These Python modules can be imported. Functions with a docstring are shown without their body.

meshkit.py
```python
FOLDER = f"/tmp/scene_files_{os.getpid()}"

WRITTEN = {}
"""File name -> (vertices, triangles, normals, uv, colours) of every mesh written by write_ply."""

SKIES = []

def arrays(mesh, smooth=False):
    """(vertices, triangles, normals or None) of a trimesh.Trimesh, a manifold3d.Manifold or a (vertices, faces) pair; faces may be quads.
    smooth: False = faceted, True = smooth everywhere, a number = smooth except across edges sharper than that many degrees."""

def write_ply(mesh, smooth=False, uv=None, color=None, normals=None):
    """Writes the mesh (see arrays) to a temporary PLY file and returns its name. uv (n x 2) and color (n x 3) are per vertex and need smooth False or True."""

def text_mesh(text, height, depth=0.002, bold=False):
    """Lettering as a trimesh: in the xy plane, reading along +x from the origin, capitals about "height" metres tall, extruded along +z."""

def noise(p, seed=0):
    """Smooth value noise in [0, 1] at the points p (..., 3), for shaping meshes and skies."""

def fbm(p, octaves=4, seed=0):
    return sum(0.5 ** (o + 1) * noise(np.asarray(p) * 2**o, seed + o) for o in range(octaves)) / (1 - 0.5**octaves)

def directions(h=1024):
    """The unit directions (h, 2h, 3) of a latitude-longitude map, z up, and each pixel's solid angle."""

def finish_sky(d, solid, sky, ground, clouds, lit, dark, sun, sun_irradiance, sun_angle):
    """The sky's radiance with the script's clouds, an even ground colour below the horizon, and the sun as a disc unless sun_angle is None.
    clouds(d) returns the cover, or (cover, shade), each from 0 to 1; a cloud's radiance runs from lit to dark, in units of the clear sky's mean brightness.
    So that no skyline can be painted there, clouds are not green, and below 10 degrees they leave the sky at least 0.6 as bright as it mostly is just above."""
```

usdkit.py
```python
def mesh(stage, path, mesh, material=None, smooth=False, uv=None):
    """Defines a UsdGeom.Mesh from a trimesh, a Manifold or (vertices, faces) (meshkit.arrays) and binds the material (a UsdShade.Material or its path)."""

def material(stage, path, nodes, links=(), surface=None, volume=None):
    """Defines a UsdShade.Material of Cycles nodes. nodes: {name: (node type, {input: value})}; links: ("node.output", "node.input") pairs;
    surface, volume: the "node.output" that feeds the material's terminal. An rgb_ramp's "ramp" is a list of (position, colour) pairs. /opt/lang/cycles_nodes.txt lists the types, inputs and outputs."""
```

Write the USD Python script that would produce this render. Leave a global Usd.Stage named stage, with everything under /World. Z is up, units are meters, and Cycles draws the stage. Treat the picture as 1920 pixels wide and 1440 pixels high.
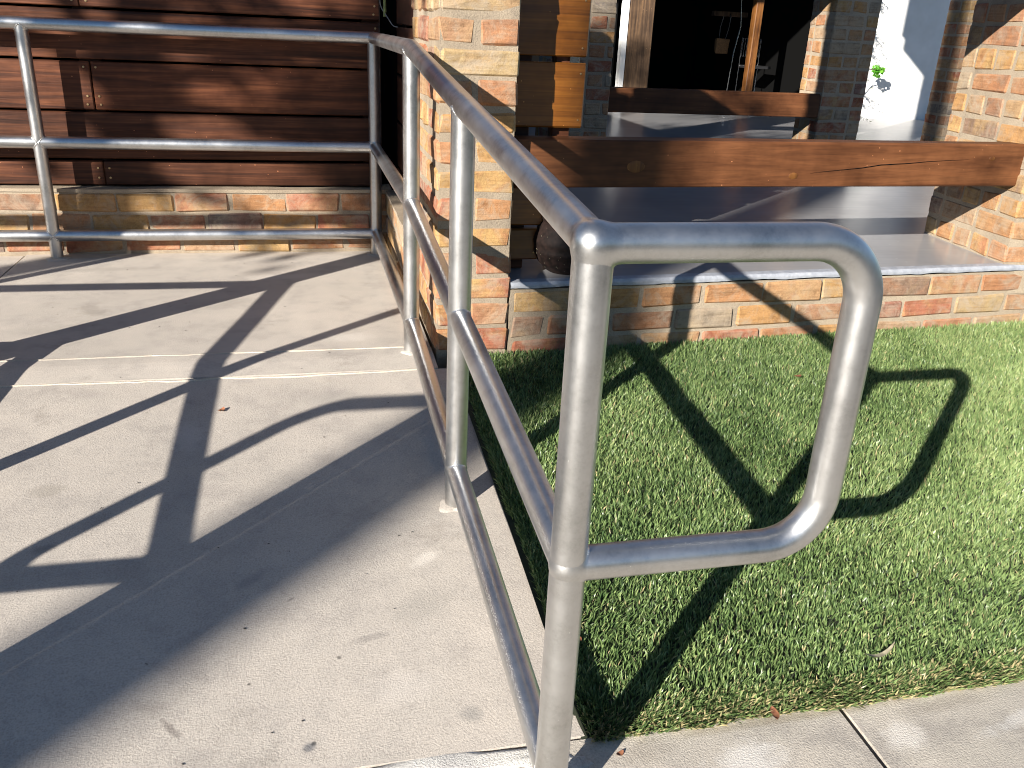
import math, random
import numpy as np
import trimesh
import usdkit, meshkit
from pxr import Usd, UsdGeom, UsdLux, UsdShade, Gf, Sdf, Vt

stage = Usd.Stage.CreateInMemory()
UsdGeom.SetStageUpAxis(stage, 'Z')
UsdGeom.SetStageMetersPerUnit(stage, 1.0)
UsdGeom.Xform.Define(stage, '/World')
UsdGeom.Scope.Define(stage, '/World/Looks')
PI = math.pi

# ------------------------------------------------------------------ camera
EYE = (0.0, 0.0, 0.986)
YAW, PITCH, ROLL = map(math.radians, (13.87, 22.45, -2.72))
fwd = np.array([math.sin(YAW) * math.cos(PITCH), math.cos(YAW) * math.cos(PITCH), -math.sin(PITCH)])
rgt = np.array([math.cos(YAW), -math.sin(YAW), 0.0])
dwn = np.cross(fwd, rgt)
cr, sr = math.cos(ROLL), math.sin(ROLL)
R_, D_ = cr * rgt + sr * dwn, -sr * rgt + cr * dwn
cam = UsdGeom.Camera.Define(stage, '/World/camera')
m = Gf.Matrix4d(1.0)
for i, row in enumerate((R_, -D_, -fwd, np.array(EYE))):
    m.SetRow3(i, Gf.Vec3d(*map(float, row)))
UsdGeom.Xformable(cam).AddTransformOp().Set(m)
cam.CreateHorizontalApertureAttr(36.0)
cam.CreateFocalLengthAttr(36.0 * 1621.0 / 1920.0)
cam.CreateClippingRangeAttr(Gf.Vec2f(0.02, 2000.0))
cam.CreateExposureAttr(EXPOSURE := 1.3)

# ------------------------------------------------------------------ light
SUN_AZ, SUN_EL = math.radians(47.4), math.radians(21.5)     # direction the light travels (from +Y towards +X), height
LIGHT = np.array([math.sin(SUN_AZ) * math.cos(SUN_EL), math.cos(SUN_AZ) * math.cos(SUN_EL), -math.sin(SUN_EL)])
sky = UsdLux.DomeLight.Define(stage, '/World/sky')
sky.GetPrim().SetCustomDataByKey('kind', 'structure')
sky_m = usdkit.material(stage, '/World/Looks/sky', {
    's': ('sky_texture', {'sky_type': 'single_scattering', 'sun_disc': False, 'sun_elevation': SUN_EL,
                          'sun_rotation': math.atan2(-LIGHT[0], -LIGHT[1]), 'altitude': 1600.0, 'air_density': 1.1, 'aerosol_density': 0.1, 'ozone_density': 1.6}),
    'wb': ('mix_color', {'blend_type': 'multiply', 'fac': 1.0, 'b': (0.86, 0.96, 1.05), 'use_clamp': False}),
    'b': ('background_shader', {'strength': 0.05})}, [('s.color', 'wb.a'), ('wb.result', 'b.color')], surface='b.background')
UsdShade.MaterialBindingAPI.Apply(sky.GetPrim()).Bind(sky_m)
sun = UsdLux.DistantLight.Define(stage, '/World/sun')
sun.CreateIntensityAttr(1.25)
sun.CreateNormalizeAttr(True)
sun.CreateAngleAttr(0.53)
sun.CreateColorAttr(Gf.Vec3f(1.0, 0.94, 0.86))
zc = -LIGHT                                                  # local +z, the light shines along -z
xc = np.cross([0, 0, 1.0], zc); xc /= np.linalg.norm(xc)
yc = np.cross(zc, xc)
m = Gf.Matrix4d(1.0)
for i, row in enumerate((xc, yc, zc)):
    m.SetRow3(i, Gf.Vec3d(*map(float, row)))
UsdGeom.Xformable(sun).AddTransformOp().Set(m)

# ------------------------------------------------------------------ helpers
_used = {}
def numbered(parent, name):
    key = (parent, name)
    k = _used.get(key, 0)
    _used[key] = k + 1
    return f'{parent}/{name}' if k == 0 else f'{parent}/{name}_{k:03d}'

def tag(o, label=None, cat=None, group=None, kind=None):
    p = o.GetPrim() if hasattr(o, 'GetPrim') else o
    for k, v in (('label', label), ('category', cat), ('group', group), ('kind', kind)):
        if v:
            p.SetCustomDataByKey(k, v)
    return p

def thing(name, label=None, cat=None, loc=(0, 0, 0), rotz=0.0, group=None, kind=None):
    x = UsdGeom.Xform.Define(stage, numbered('/World', name))
    x.AddTranslateOp().Set(Gf.Vec3d(*map(float, loc)))
    if rotz:
        x.AddRotateZOp().Set(math.degrees(rotz))
    return tag(x, label, cat, group, kind)

def obj(name, mesh, mat, parent=None, smooth=False):
    base = '/World' if parent is None else str(parent.GetPath())
    return usdkit.mesh(stage, numbered(base, name), mesh, mat, smooth=smooth).GetPrim()

def join(ms):
    return trimesh.util.concatenate(ms)

def unit(v):
    v = np.asarray(v, float)
    return v / np.linalg.norm(v)

def tube(pts, r, sides=28, caps=True, rad=None):
    """A swept round pipe along a polyline (parallel transport frames)."""
    p = np.asarray(pts, float)
    t = np.zeros_like(p)
    if len(p) > 2: t[1:-1] = [unit(unit(b - a) + unit(c - b)) for a, b, c in zip(p[:-2], p[1:-1], p[2:])]
    t[0], t[-1] = unit(p[1] - p[0]), unit(p[-1] - p[-2])
    a = np.cross(t[0], [0, 0, 1.0] if abs(t[0][2]) < 0.9 else [1.0, 0, 0]); a = unit(a)
    V, ang = [], np.arange(sides) * 2 * PI / sides
    rr = np.broadcast_to(r if rad is None else rad, (len(p),))
    for k in range(len(p)):
        a = unit(a - t[k] * np.dot(a, t[k]))
        b = np.cross(t[k], a)
        V.append(p[k] + rr[k] * (np.cos(ang)[:, None] * a + np.sin(ang)[:, None] * b))
    V = np.vstack(V)
    i, j = np.meshgrid(np.arange(len(p) - 1), np.arange(sides), indexing='ij')
    q = np.stack([i * sides + j, i * sides + (j + 1) % sides, (i + 1) * sides + (j + 1) % sides, (i + 1) * sides + j], -1).reshape(-1, 4)
    F = np.vstack([q[:, [0, 1, 2]], q[:, [0, 2, 3]]])
    if caps:
        n = len(V)
        V = np.vstack([V, p[0], p[-1]])
        s = np.arange(sides)
        F = np.vstack([F, np.stack([np.full(sides, n), (s + 1) % sides, s], 1),
                       np.stack([np.full(sides, n + 1), n - sides + s, n - sides + (s + 1) % sides], 1)])
    return trimesh.Trimesh(V, F, process=False)

def fillet(pts, radii, n=12):
    """Polyline with rounded corners."""
    p = [np.asarray(q, float) for q in pts]
    out = [p[0]]
    for k in range(1, len(p) - 1):
        u, v = unit(p[k - 1] - p[k]), unit(p[k + 1] - p[k])
        half = math.acos(np.clip(np.dot(u, v), -1, 1)) / 2
        d = radii[k - 1] / math.tan(half)
        a, b = p[k] + u * d, p[k] + v * d
        c = p[k] + unit(u + v) * radii[k - 1] / math.sin(half)
        w0, w1 = a - c, b - c
        om = math.acos(np.clip(np.dot(unit(w0), unit(w1)), -1, 1))
        for s in np.linspace(0, 1, n):
            out.append(c + (math.sin((1 - s) * om) * w0 + math.sin(s * om) * w1) / math.sin(om))
    out.append(p[-1])
    return np.array(out)

def cbox(lo, hi, c=0.003, rng=None, jit=0.0):
    """Chamfered box, 44 triangles; each corner can be knocked about a little."""
    lo, hi = np.asarray(lo, float), np.asarray(hi, float)
    V = []
    for sx in (0, 1):
        for sy in (0, 1):
            for sz in (0, 1):
                s = np.array([sx, sy, sz])
                corner = np.where(s, hi, lo)
                if rng is not None and jit:
                    corner = corner + rng.uniform(-jit, jit, 3)
                cc = c if rng is None else c * rng.uniform(0.6, 1.9)
                cc = min(cc, 0.45 * (hi - lo).min())
                inw = np.where(s, -1.0, 1.0) * cc
                for ax in range(3):
                    q = corner + inw
                    q[ax] = corner[ax]
                    V.append(q)
    V = np.array(V)
    I = lambda sx, sy, sz, ax: ((sx * 2 + sy) * 2 + sz) * 3 + ax
    F = []
    def quad(a, b, c_, d): F.extend([[a, b, c_], [a, c_, d]])
    for ax in range(3):                                     # faces
        o = [k for k in range(3) if k != ax]
        for s in (0, 1):
            ids = []
            for u, v in ((0, 0), (1, 0), (1, 1), (0, 1)):
                k = [0, 0, 0]; k[ax] = s; k[o[0]] = u; k[o[1]] = v
                ids.append(I(*k, ax))
            quad(*ids)
    for ax in range(3):                                     # edges
        o = [k for k in range(3) if k != ax]
        for u in (0, 1):
            for v in (0, 1):
                k0 = [0, 0, 0]; k0[o[0]] = u; k0[o[1]] = v
                k1 = list(k0); k1[ax] = 1
                quad(I(*k0, o[0]), I(*k0, o[1]), I(*k1, o[1]), I(*k1, o[0]))
    for sx in (0, 1):
        for sy in (0, 1):
            for sz in (0, 1):
                F.append([I(sx, sy, sz, 0), I(sx, sy, sz, 1), I(sx, sy, sz, 2)])
    V, F = V, np.array(F)
    cen = V.mean(0)
    n = np.cross(V[F[:, 1]] - V[F[:, 0]], V[F[:, 2]] - V[F[:, 0]])
    flip = ((V[F].mean(1) - cen) * n).sum(1) < 0
    F[flip] = F[flip][:, ::-1]
    return trimesh.Trimesh(V, F, process=False)

def rough_box(lo, hi, step=0.02, amp=0.0015, scale=14.0):
    """A box whose faces are gridded and displaced by noise (mortar, old plaster)."""
    lo, hi = np.asarray(lo, float), np.asarray(hi, float)
    Vs, Fs, n0 = [], [], 0
    for ax in range(3):
        o = [k for k in range(3) if k != ax]
        nu = int(min(90, max(1, round((hi - lo)[o[0]] / step)))); nv = int(min(130, max(1, round((hi - lo)[o[1]] / step))))
        gu, gv = np.meshgrid(np.linspace(lo[o[0]], hi[o[0]], nu + 1), np.linspace(lo[o[1]], hi[o[1]], nv + 1), indexing='ij')
        for s in (0, 1):
            P = np.zeros((gu.size, 3)); P[:, o[0]] = gu.ravel(); P[:, o[1]] = gv.ravel(); P[:, ax] = (lo, hi)[s][ax]
            i, j = np.meshgrid(np.arange(nu), np.arange(nv), indexing='ij')
            a = (i * (nv + 1) + j).ravel()
            q = np.stack([a, a + nv + 1, a + nv + 2, a + 1], 1)
            T = np.vstack([q[:, [0, 1, 2]], q[:, [0, 2, 3]]])
            nn = np.cross(P[T[0, 1]] - P[T[0, 0]], P[T[0, 2]] - P[T[0, 0]])
            if nn[ax] * (1 if s else -1) < 0: T = T[:, ::-1]
            Vs.append(P); Fs.append(T + n0); n0 += len(P)
    V = np.vstack(Vs)
    d = np.stack([meshkit.fbm(V * scale + 17.3 * k) for k in range(3)], 1)
    V = V + amp * 2 * (d - d.mean(0))
    return trimesh.Trimesh(V, np.vstack(Fs), process=False)

def rotz_about(mesh, ang, origin):
    mesh.apply_transform(trimesh.transformations.rotation_matrix(ang, [0, 0, 1], origin))
    return mesh

# ------------------------------------------------------------------ materials
LK = '/World/Looks/'
def mat(name, nodes, links, surface='p.BSDF'):
    return usdkit.material(stage, LK + name, nodes, links, surface=surface)

def concrete(name, a, b, speck=(0.16, 0.14, 0.12), rough=0.85, seed=0.0, bump=0.35, blotch=0.5, pale=0.5, stains=()):
    nodes, links = ({
        'g': ('geometry', {}),
        'mp': ('mapping', {'location': (seed, seed * 0.7, 0.3)}),
        'n1': ('noise_texture', {'scale': 1.6, 'detail': 6.0, 'roughness': 0.62}),
        'n2': ('noise_texture', {'scale': 9.0, 'detail': 7.0, 'roughness': 0.7}),
        'n3': ('noise_texture', {'scale': 260.0, 'detail': 4.0, 'roughness': 0.7}),
        'n4': ('noise_texture', {'scale': 4.5, 'detail': 8.0, 'roughness': 0.74}),
        'n5': ('noise_texture', {'scale': 3.1, 'detail': 7.0, 'roughness': 0.72}),
        'r5': ('rgb_ramp', {'ramp': [(0.33, (0.62, 0.61, 0.6)), (0.41, (1, 1, 1))]}),
        'm5': ('mix_color', {'blend_type': 'multiply', 'fac': 0.55}),
        'v': ('voronoi_texture', {'scale': 26.0}),
        'v2': ('voronoi_texture', {'scale': 120.0}),
        'r1': ('rgb_ramp', {'ramp': [(0.32, b), (0.68, a)]}),
        'r2': ('rgb_ramp', {'ramp': [(0.36, (0.72, 0.72, 0.74)), (0.5, (0.98, 0.98, 0.98)), (0.7, (1.1, 1.09, 1.07))]}),
        'r3': ('rgb_ramp', {'ramp': [(0.3, (0.62, 0.61, 0.6)), (0.5, (1.0, 1.0, 1.0)), (0.7, (1.2, 1.2, 1.19))]}),
        'r4': ('rgb_ramp', {'ramp': [(0.64, (0, 0, 0)), (0.74, (1, 1, 1))]}),
        'rs': ('rgb_ramp', {'ramp': [(0.0, (1, 1, 1)), (0.022, (1, 1, 1)), (0.06, (0, 0, 0))]}),
        'rs2': ('rgb_ramp', {'ramp': [(0.0, (1, 1, 1)), (0.11, (1, 1, 1)), (0.2, (0, 0, 0))]}),
        'rb': ('rgb_ramp', {'ramp': [(0.53, (0, 0, 0)), (0.6, (1, 1, 1))]}),
        'm1': ('mix_color', {'blend_type': 'multiply', 'fac': blotch}),
        'm2': ('mix_color', {'blend_type': 'multiply', 'fac': 0.75}),
        'm3': ('mix_color', {'blend_type': 'mix', 'b': tuple(min(0.72, x * 1.3) for x in a)}),
        'pf': ('math', {'math_type': 'multiply', 'value2': pale}),
        'sf': ('math', {'math_type': 'multiply'}),
        'm4': ('mix_color', {'blend_type': 'mix', 'b': speck}),
        'wv': ('vector_math', {'math_type': 'multiply_add', 'vector2': (0.035, 0.035, 0.035)}),
        'hb': ('math', {'math_type': 'multiply', 'value2': 0.25}),
        'ad': ('math', {'math_type': 'multiply_add', 'value2': 0.8}),
        'bp': ('bump', {'strength': bump, 'distance': 0.004}),
        'p': ('principled_bsdf', {'roughness': rough, 'specular_ior_level': 0.25})},
        [('g.position', 'mp.vector')] + [('mp.vector', f'{k}.vector') for k in ('n1', 'n2', 'n3', 'n4', 'n5', 'v2')] +
        [('n2.color', 'wv.vector1'), ('mp.vector', 'wv.vector3'), ('wv.vector', 'v.vector'), ('n1.fac', 'r1.fac'), ('n2.fac', 'r2.fac'), ('n3.fac', 'r3.fac'), ('n4.fac', 'r4.fac'),
         ('r1.color', 'm1.a'), ('r2.color', 'm1.b'), ('m1.result', 'm2.a'), ('r3.color', 'm2.b'),
         ('r4.color', 'pf.value1'), ('pf.value', 'm3.fac'), ('m2.result', 'm3.a'),
         ('v.distance', 'rs.fac'), ('n2.fac', 'rb.fac'), ('rs.color', 'sf.value1'), ('rb.color', 'sf.value2'),
         ('m3.result', 'm5.a'), ('n5.fac', 'r5.fac'), ('r5.color', 'm5.b'), ('m5.result', 'm4.a'), ('sf.value', 'm4.fac'), 
         ('n2.fac', 'hb.value1'), ('hb.value', 'ad.value3'), ('n3.fac', 'ad.value1'), ('ad.value', 'bp.height'), ('bp.normal', 'p.normal')])
    last = 'm4.result'
    for i, (x, y, rx, ry, ang, col, strength) in enumerate(stains):
        # a mark with a ragged outline: distance from its middle, broken up by noise
        nodes.update({f'sm{i}': ('mapping', {'mapping_type': 'texture', 'location': (x, y, 0.0), 'rotation': (0, 0, ang), 'scale': (rx, ry, 1.0)}),
                      f'sx{i}': ('separate_xyz', {}), f'sc{i}': ('combine_xyz', {}), f'sl{i}': ('vector_math', {'math_type': 'length'}),
                      f'sa{i}': ('math', {'math_type': 'multiply_add', 'value2': 1.6, 'value3': -0.8}), f'sd{i}': ('math', {'math_type': 'add'}),
                      f'sr{i}': ('rgb_ramp', {'ramp': [(0.0, (strength,) * 3), (0.45, (0.8 * strength,) * 3), (1.0, (0, 0, 0))]}),
                      f'mx{i}': ('mix_color', {'b': col})})
        links += [('g.position', f'sm{i}.vector'), (f'sm{i}.vector', f'sx{i}.vector'), (f'sx{i}.x', f'sc{i}.x'), (f'sx{i}.y', f'sc{i}.y'), (f'sc{i}.vector', f'sl{i}.vector1'),
                  ('nst.fac', f'sa{i}.value1'), (f'sl{i}.value', f'sd{i}.value1'), (f'sa{i}.value', f'sd{i}.value2'), (f'sd{i}.value', f'sr{i}.fac'), (f'sr{i}.color', f'mx{i}.fac'), (last, f'mx{i}.a')]
        last = f'mx{i}.result'
    if stains:
        nodes['nst'] = ('noise_texture', {'scale': 42.0, 'detail': 6.0, 'roughness': 0.7})
        links.append(('g.position', 'nst.vector'))
    links.append((last, 'p.base_color'))
    return mat(name, nodes, links)

M = {}
M['concrete'] = concrete('concrete', (0.485, 0.437, 0.38), (0.415, 0.376, 0.328), stains=[
    (0.12, 2.78, 0.10, 0.05, 0.1, (0.6, 0.56, 0.5), 0.45), (-0.3, 3.2, 0.2, 0.08, 0.2, (0.33, 0.30, 0.26), 0.45), (-0.85, 2.95, 0.15, 0.06, 0.1, (0.34, 0.31, 0.27), 0.5),
    (-0.1, 3.55, 0.18, 0.05, 0.1, (0.57, 0.53, 0.48), 0.45), (-0.78, 3.7, 0.25, 0.04, 0.1, (0.32, 0.29, 0.25), 0.5), (-0.95, 3.9, 0.22, 0.05, 0.1, (0.36, 0.33, 0.25), 0.6)])
M['ramp'] = concrete('ramp_concrete', (0.445, 0.40, 0.348), (0.38, 0.345, 0.302), seed=3.1, bump=0.5, stains=[
    (-0.037, 1.137, 0.014, 0.012, 0.3, (0.13, 0.13, 0.135), 0.85), (-0.030, 1.143, 0.006, 0.005, 0.3, (0.05, 0.05, 0.05), 0.9),
    (-0.262, 1.210, 0.030, 0.009, -0.9, (0.15, 0.13, 0.115), 0.75), (-0.068, 1.503, 0.010, 0.004, 0.6, (0.14, 0.13, 0.12), 0.7),
    (0.243, 1.162, 0.026, 0.022, 0.0, (0.24, 0.225, 0.205), 0.7), (-0.62, 1.955, 0.055, 0.035, 0.2, (0.29, 0.26, 0.22), 0.7),
    (-0.575, 1.735, 0.035, 0.018, 0.4, (0.22, 0.205, 0.185), 0.7), (0.215, 1.590, 0.045, 0.022, 0.5, (0.62, 0.57, 0.5), 0.55),
    (0.041, 2.344, 0.09, 0.06, 0.2, (0.27, 0.25, 0.225), 0.45), (0.077, 1.372, 0.05, 0.012, 0.2, (0.2, 0.18, 0.165), 0.5),
    (-0.15, 1.572, 0.045, 0.02, 0.7, (0.24, 0.23, 0.22), 0.6), (0.20, 1.45, 0.09, 0.05, 0.3, (0.3, 0.275, 0.24), 0.5),
    (-0.33, 2.16, 0.05, 0.09, 0.2, (0.55, 0.51, 0.46), 0.5), (0.13, 1.24, 0.08, 0.05, 0.1, (0.56, 0.51, 0.45), 0.45),
    (0.02, 1.33, 0.006, 0.006, 0.0, (0.06, 0.055, 0.05), 0.8), (-0.14, 1.29, 0.005, 0.004, 0.0, (0.06, 0.055, 0.05), 0.8)])
M['pavement'] = concrete('pavement_concrete', (0.50, 0.45, 0.38), (0.40, 0.365, 0.31), seed=7.7, bump=0.7, blotch=0.75, pale=0.95, stains=[
    (0.69, 0.985, 0.085, 0.045, 0.1, (0.66, 0.63, 0.58), 0.7), (0.99, 0.985, 0.05, 0.04, 0.2, (0.66, 0.62, 0.56), 0.6), (1.3, 1.0, 0.2, 0.02, 0.25, (0.62, 0.6, 0.56), 0.5),
    (0.52, 1.03, 0.06, 0.03, 0.1, (0.30, 0.26, 0.21), 0.5), (1.12, 1.04, 0.12, 0.02, 0.05, (0.28, 0.24, 0.19), 0.5), (0.8, 1.06, 0.3, 0.012, 0.02, (0.26, 0.22, 0.16), 0.55)])
M['cement'] = concrete('white_cement', (0.56, 0.50, 0.41), (0.46, 0.41, 0.34), seed=1.7, bump=0.8)
M['lime'] = concrete('fresh_white_cement', (0.68, 0.66, 0.61), (0.58, 0.55, 0.5), seed=4.4, bump=1.0, blotch=0.8)
M['asphalt'] = concrete('asphalt', (0.075, 0.072, 0.07), (0.055, 0.053, 0.052), speck=(0.1, 0.1, 0.1), seed=5.0)
M['mortar'] = concrete('mortar', (0.37, 0.305, 0.225), (0.29, 0.235, 0.17), speck=(0.2, 0.16, 0.12), seed=2.2, bump=0.9, blotch=0.7)

def brick_material(name, cols, smear=0.6):
    ramp = [((k + 0.5) / len(cols), c) for k, c in enumerate(cols)]
    return mat(name, {
        'g': ('geometry', {}), 'oi': ('object_info', {}),
        'sh': ('vector_math', {'math_type': 'scale', 'vector1': (13.0, 29.0, 47.0)}),
        'av': ('vector_math', {'math_type': 'add'}),
        'mpg': ('mapping', {'scale': (6.0, 6.0, 130.0)}),
        'n1': ('noise_texture', {'scale': 7.0, 'detail': 5.0, 'roughness': 0.6, 'distortion': 0.8}),
        'n2': ('noise_texture', {'scale': 24.0, 'detail': 7.0, 'roughness': 0.7}),
        'n3': ('noise_texture', {'scale': 240.0, 'detail': 4.0, 'roughness': 0.65}),
        'n4': ('noise_texture', {'scale': 11.0, 'detail': 8.0, 'roughness': 0.72, 'distortion': 1.2}),
        'ng': ('noise_texture', {'scale': 1.0, 'detail': 3.0, 'roughness': 0.6}),
        'jit': ('math', {'math_type': 'multiply_add', 'value2': 0.34, 'value3': -0.17}),
        'tone': ('math', {'math_type': 'add', 'use_clamp': True}),
        'r': ('rgb_ramp', {'ramp': ramp}),
        'r2': ('rgb_ramp', {'ramp': [(0.3, (0.55, 0.5, 0.47)), (0.5, (1.0, 1.0, 1.0)), (0.72, (1.22, 1.2, 1.16))]}),
        'r3': ('rgb_ramp', {'ramp': [(0.3, (0.7, 0.68, 0.66)), (0.52, (1.0, 1.0, 1.0)), (0.75, (1.14, 1.14, 1.14))]}),
        'rg': ('rgb_ramp', {'ramp': [(0.35, (0.74, 0.72, 0.7)), (0.55, (1.04, 1.04, 1.04))]}),
        'rm': ('rgb_ramp', {'ramp': [(0.47, (0, 0, 0)), (0.64, (1, 1, 1))]}),
        'rd': ('rgb_ramp', {'ramp': [(0.27, (1, 1, 1)), (0.36, (0, 0, 0))]}),
        'm1': ('mix_color', {'blend_type': 'multiply', 'fac': 0.8}),
        'm2': ('mix_color', {'blend_type': 'multiply', 'fac': 0.7}),
        'mg': ('mix_color', {'blend_type': 'multiply', 'fac': 0.6}),
        'mf': ('math', {'math_type': 'multiply', 'value2': smear}),
        'df': ('math', {'math_type': 'multiply', 'value2': 0.55}),
        'm3': ('mix_color', {'blend_type': 'mix', 'b': (0.34, 0.275, 0.20)}),
        'm4': ('mix_color', {'blend_type': 'mix', 'b': (0.10, 0.075, 0.06)}),
        'h1': ('math', {'math_type': 'multiply_add', 'value2': 0.35}),
        'h2': ('math', {'math_type': 'multiply_add', 'value2': 0.5}),
        'bp': ('bump', {'strength': 0.75, 'distance': 0.006}),
        'p': ('principled_bsdf', {'roughness': 0.88, 'specular_ior_level': 0.2})},
        [('oi.random', 'sh.scale'), ('g.position', 'av.vector1'), ('sh.vector', 'av.vector2')] +
        [('av.vector', f'{k}.vector') for k in ('n1', 'n2', 'n3', 'n4', 'mpg')] + [('mpg.vector', 'ng.vector')] +
        [('n1.fac', 'jit.value1'), ('oi.random', 'tone.value1'), ('jit.value', 'tone.value2'), ('tone.value', 'r.fac'),
         ('r.color', 'm1.a'), ('n2.fac', 'r2.fac'), ('r2.color', 'm1.b'), ('m1.result', 'm2.a'), ('n3.fac', 'r3.fac'), ('r3.color', 'm2.b'),
         ('m2.result', 'mg.a'), ('ng.fac', 'rg.fac'), ('rg.color', 'mg.b'),
         ('n4.fac', 'rm.fac'), ('rm.color', 'mf.value1'), ('mf.value', 'm3.fac'), ('mg.result', 'm3.a'),
         ('n4.fac', 'rd.fac'), ('rd.color', 'df.value1'), ('df.value', 'm4.fac'), ('m3.result', 'm4.a'), ('m4.result', 'p.base_color'),
         ('n3.fac', 'h1.value1'), ('n2.fac', 'h1.value3'), ('ng.fac', 'h2.value1'), ('h1.value', 'h2.value3'), ('h2.value', 'bp.height'), ('bp.normal', 'p.normal')])

M['brick'] = brick_material('brick', [(0.36, 0.20, 0.082), (0.38, 0.24, 0.10), (0.27, 0.095, 0.056), (0.36, 0.205, 0.11), (0.33, 0.155, 0.075), (0.21, 0.14, 0.10), (0.40, 0.26, 0.112), (0.30, 0.115, 0.07), (0.36, 0.23, 0.12), (0.34, 0.175, 0.082)], smear=0.6)
M['brick_pale'] = brick_material('pale_brick', [(0.344, 0.248, 0.128), (0.320, 0.192, 0.112), (0.360, 0.272, 0.176), (0.176, 0.152, 0.128), (0.272, 0.120, 0.080), (0.344, 0.224, 0.120)], smear=0.8)

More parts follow.
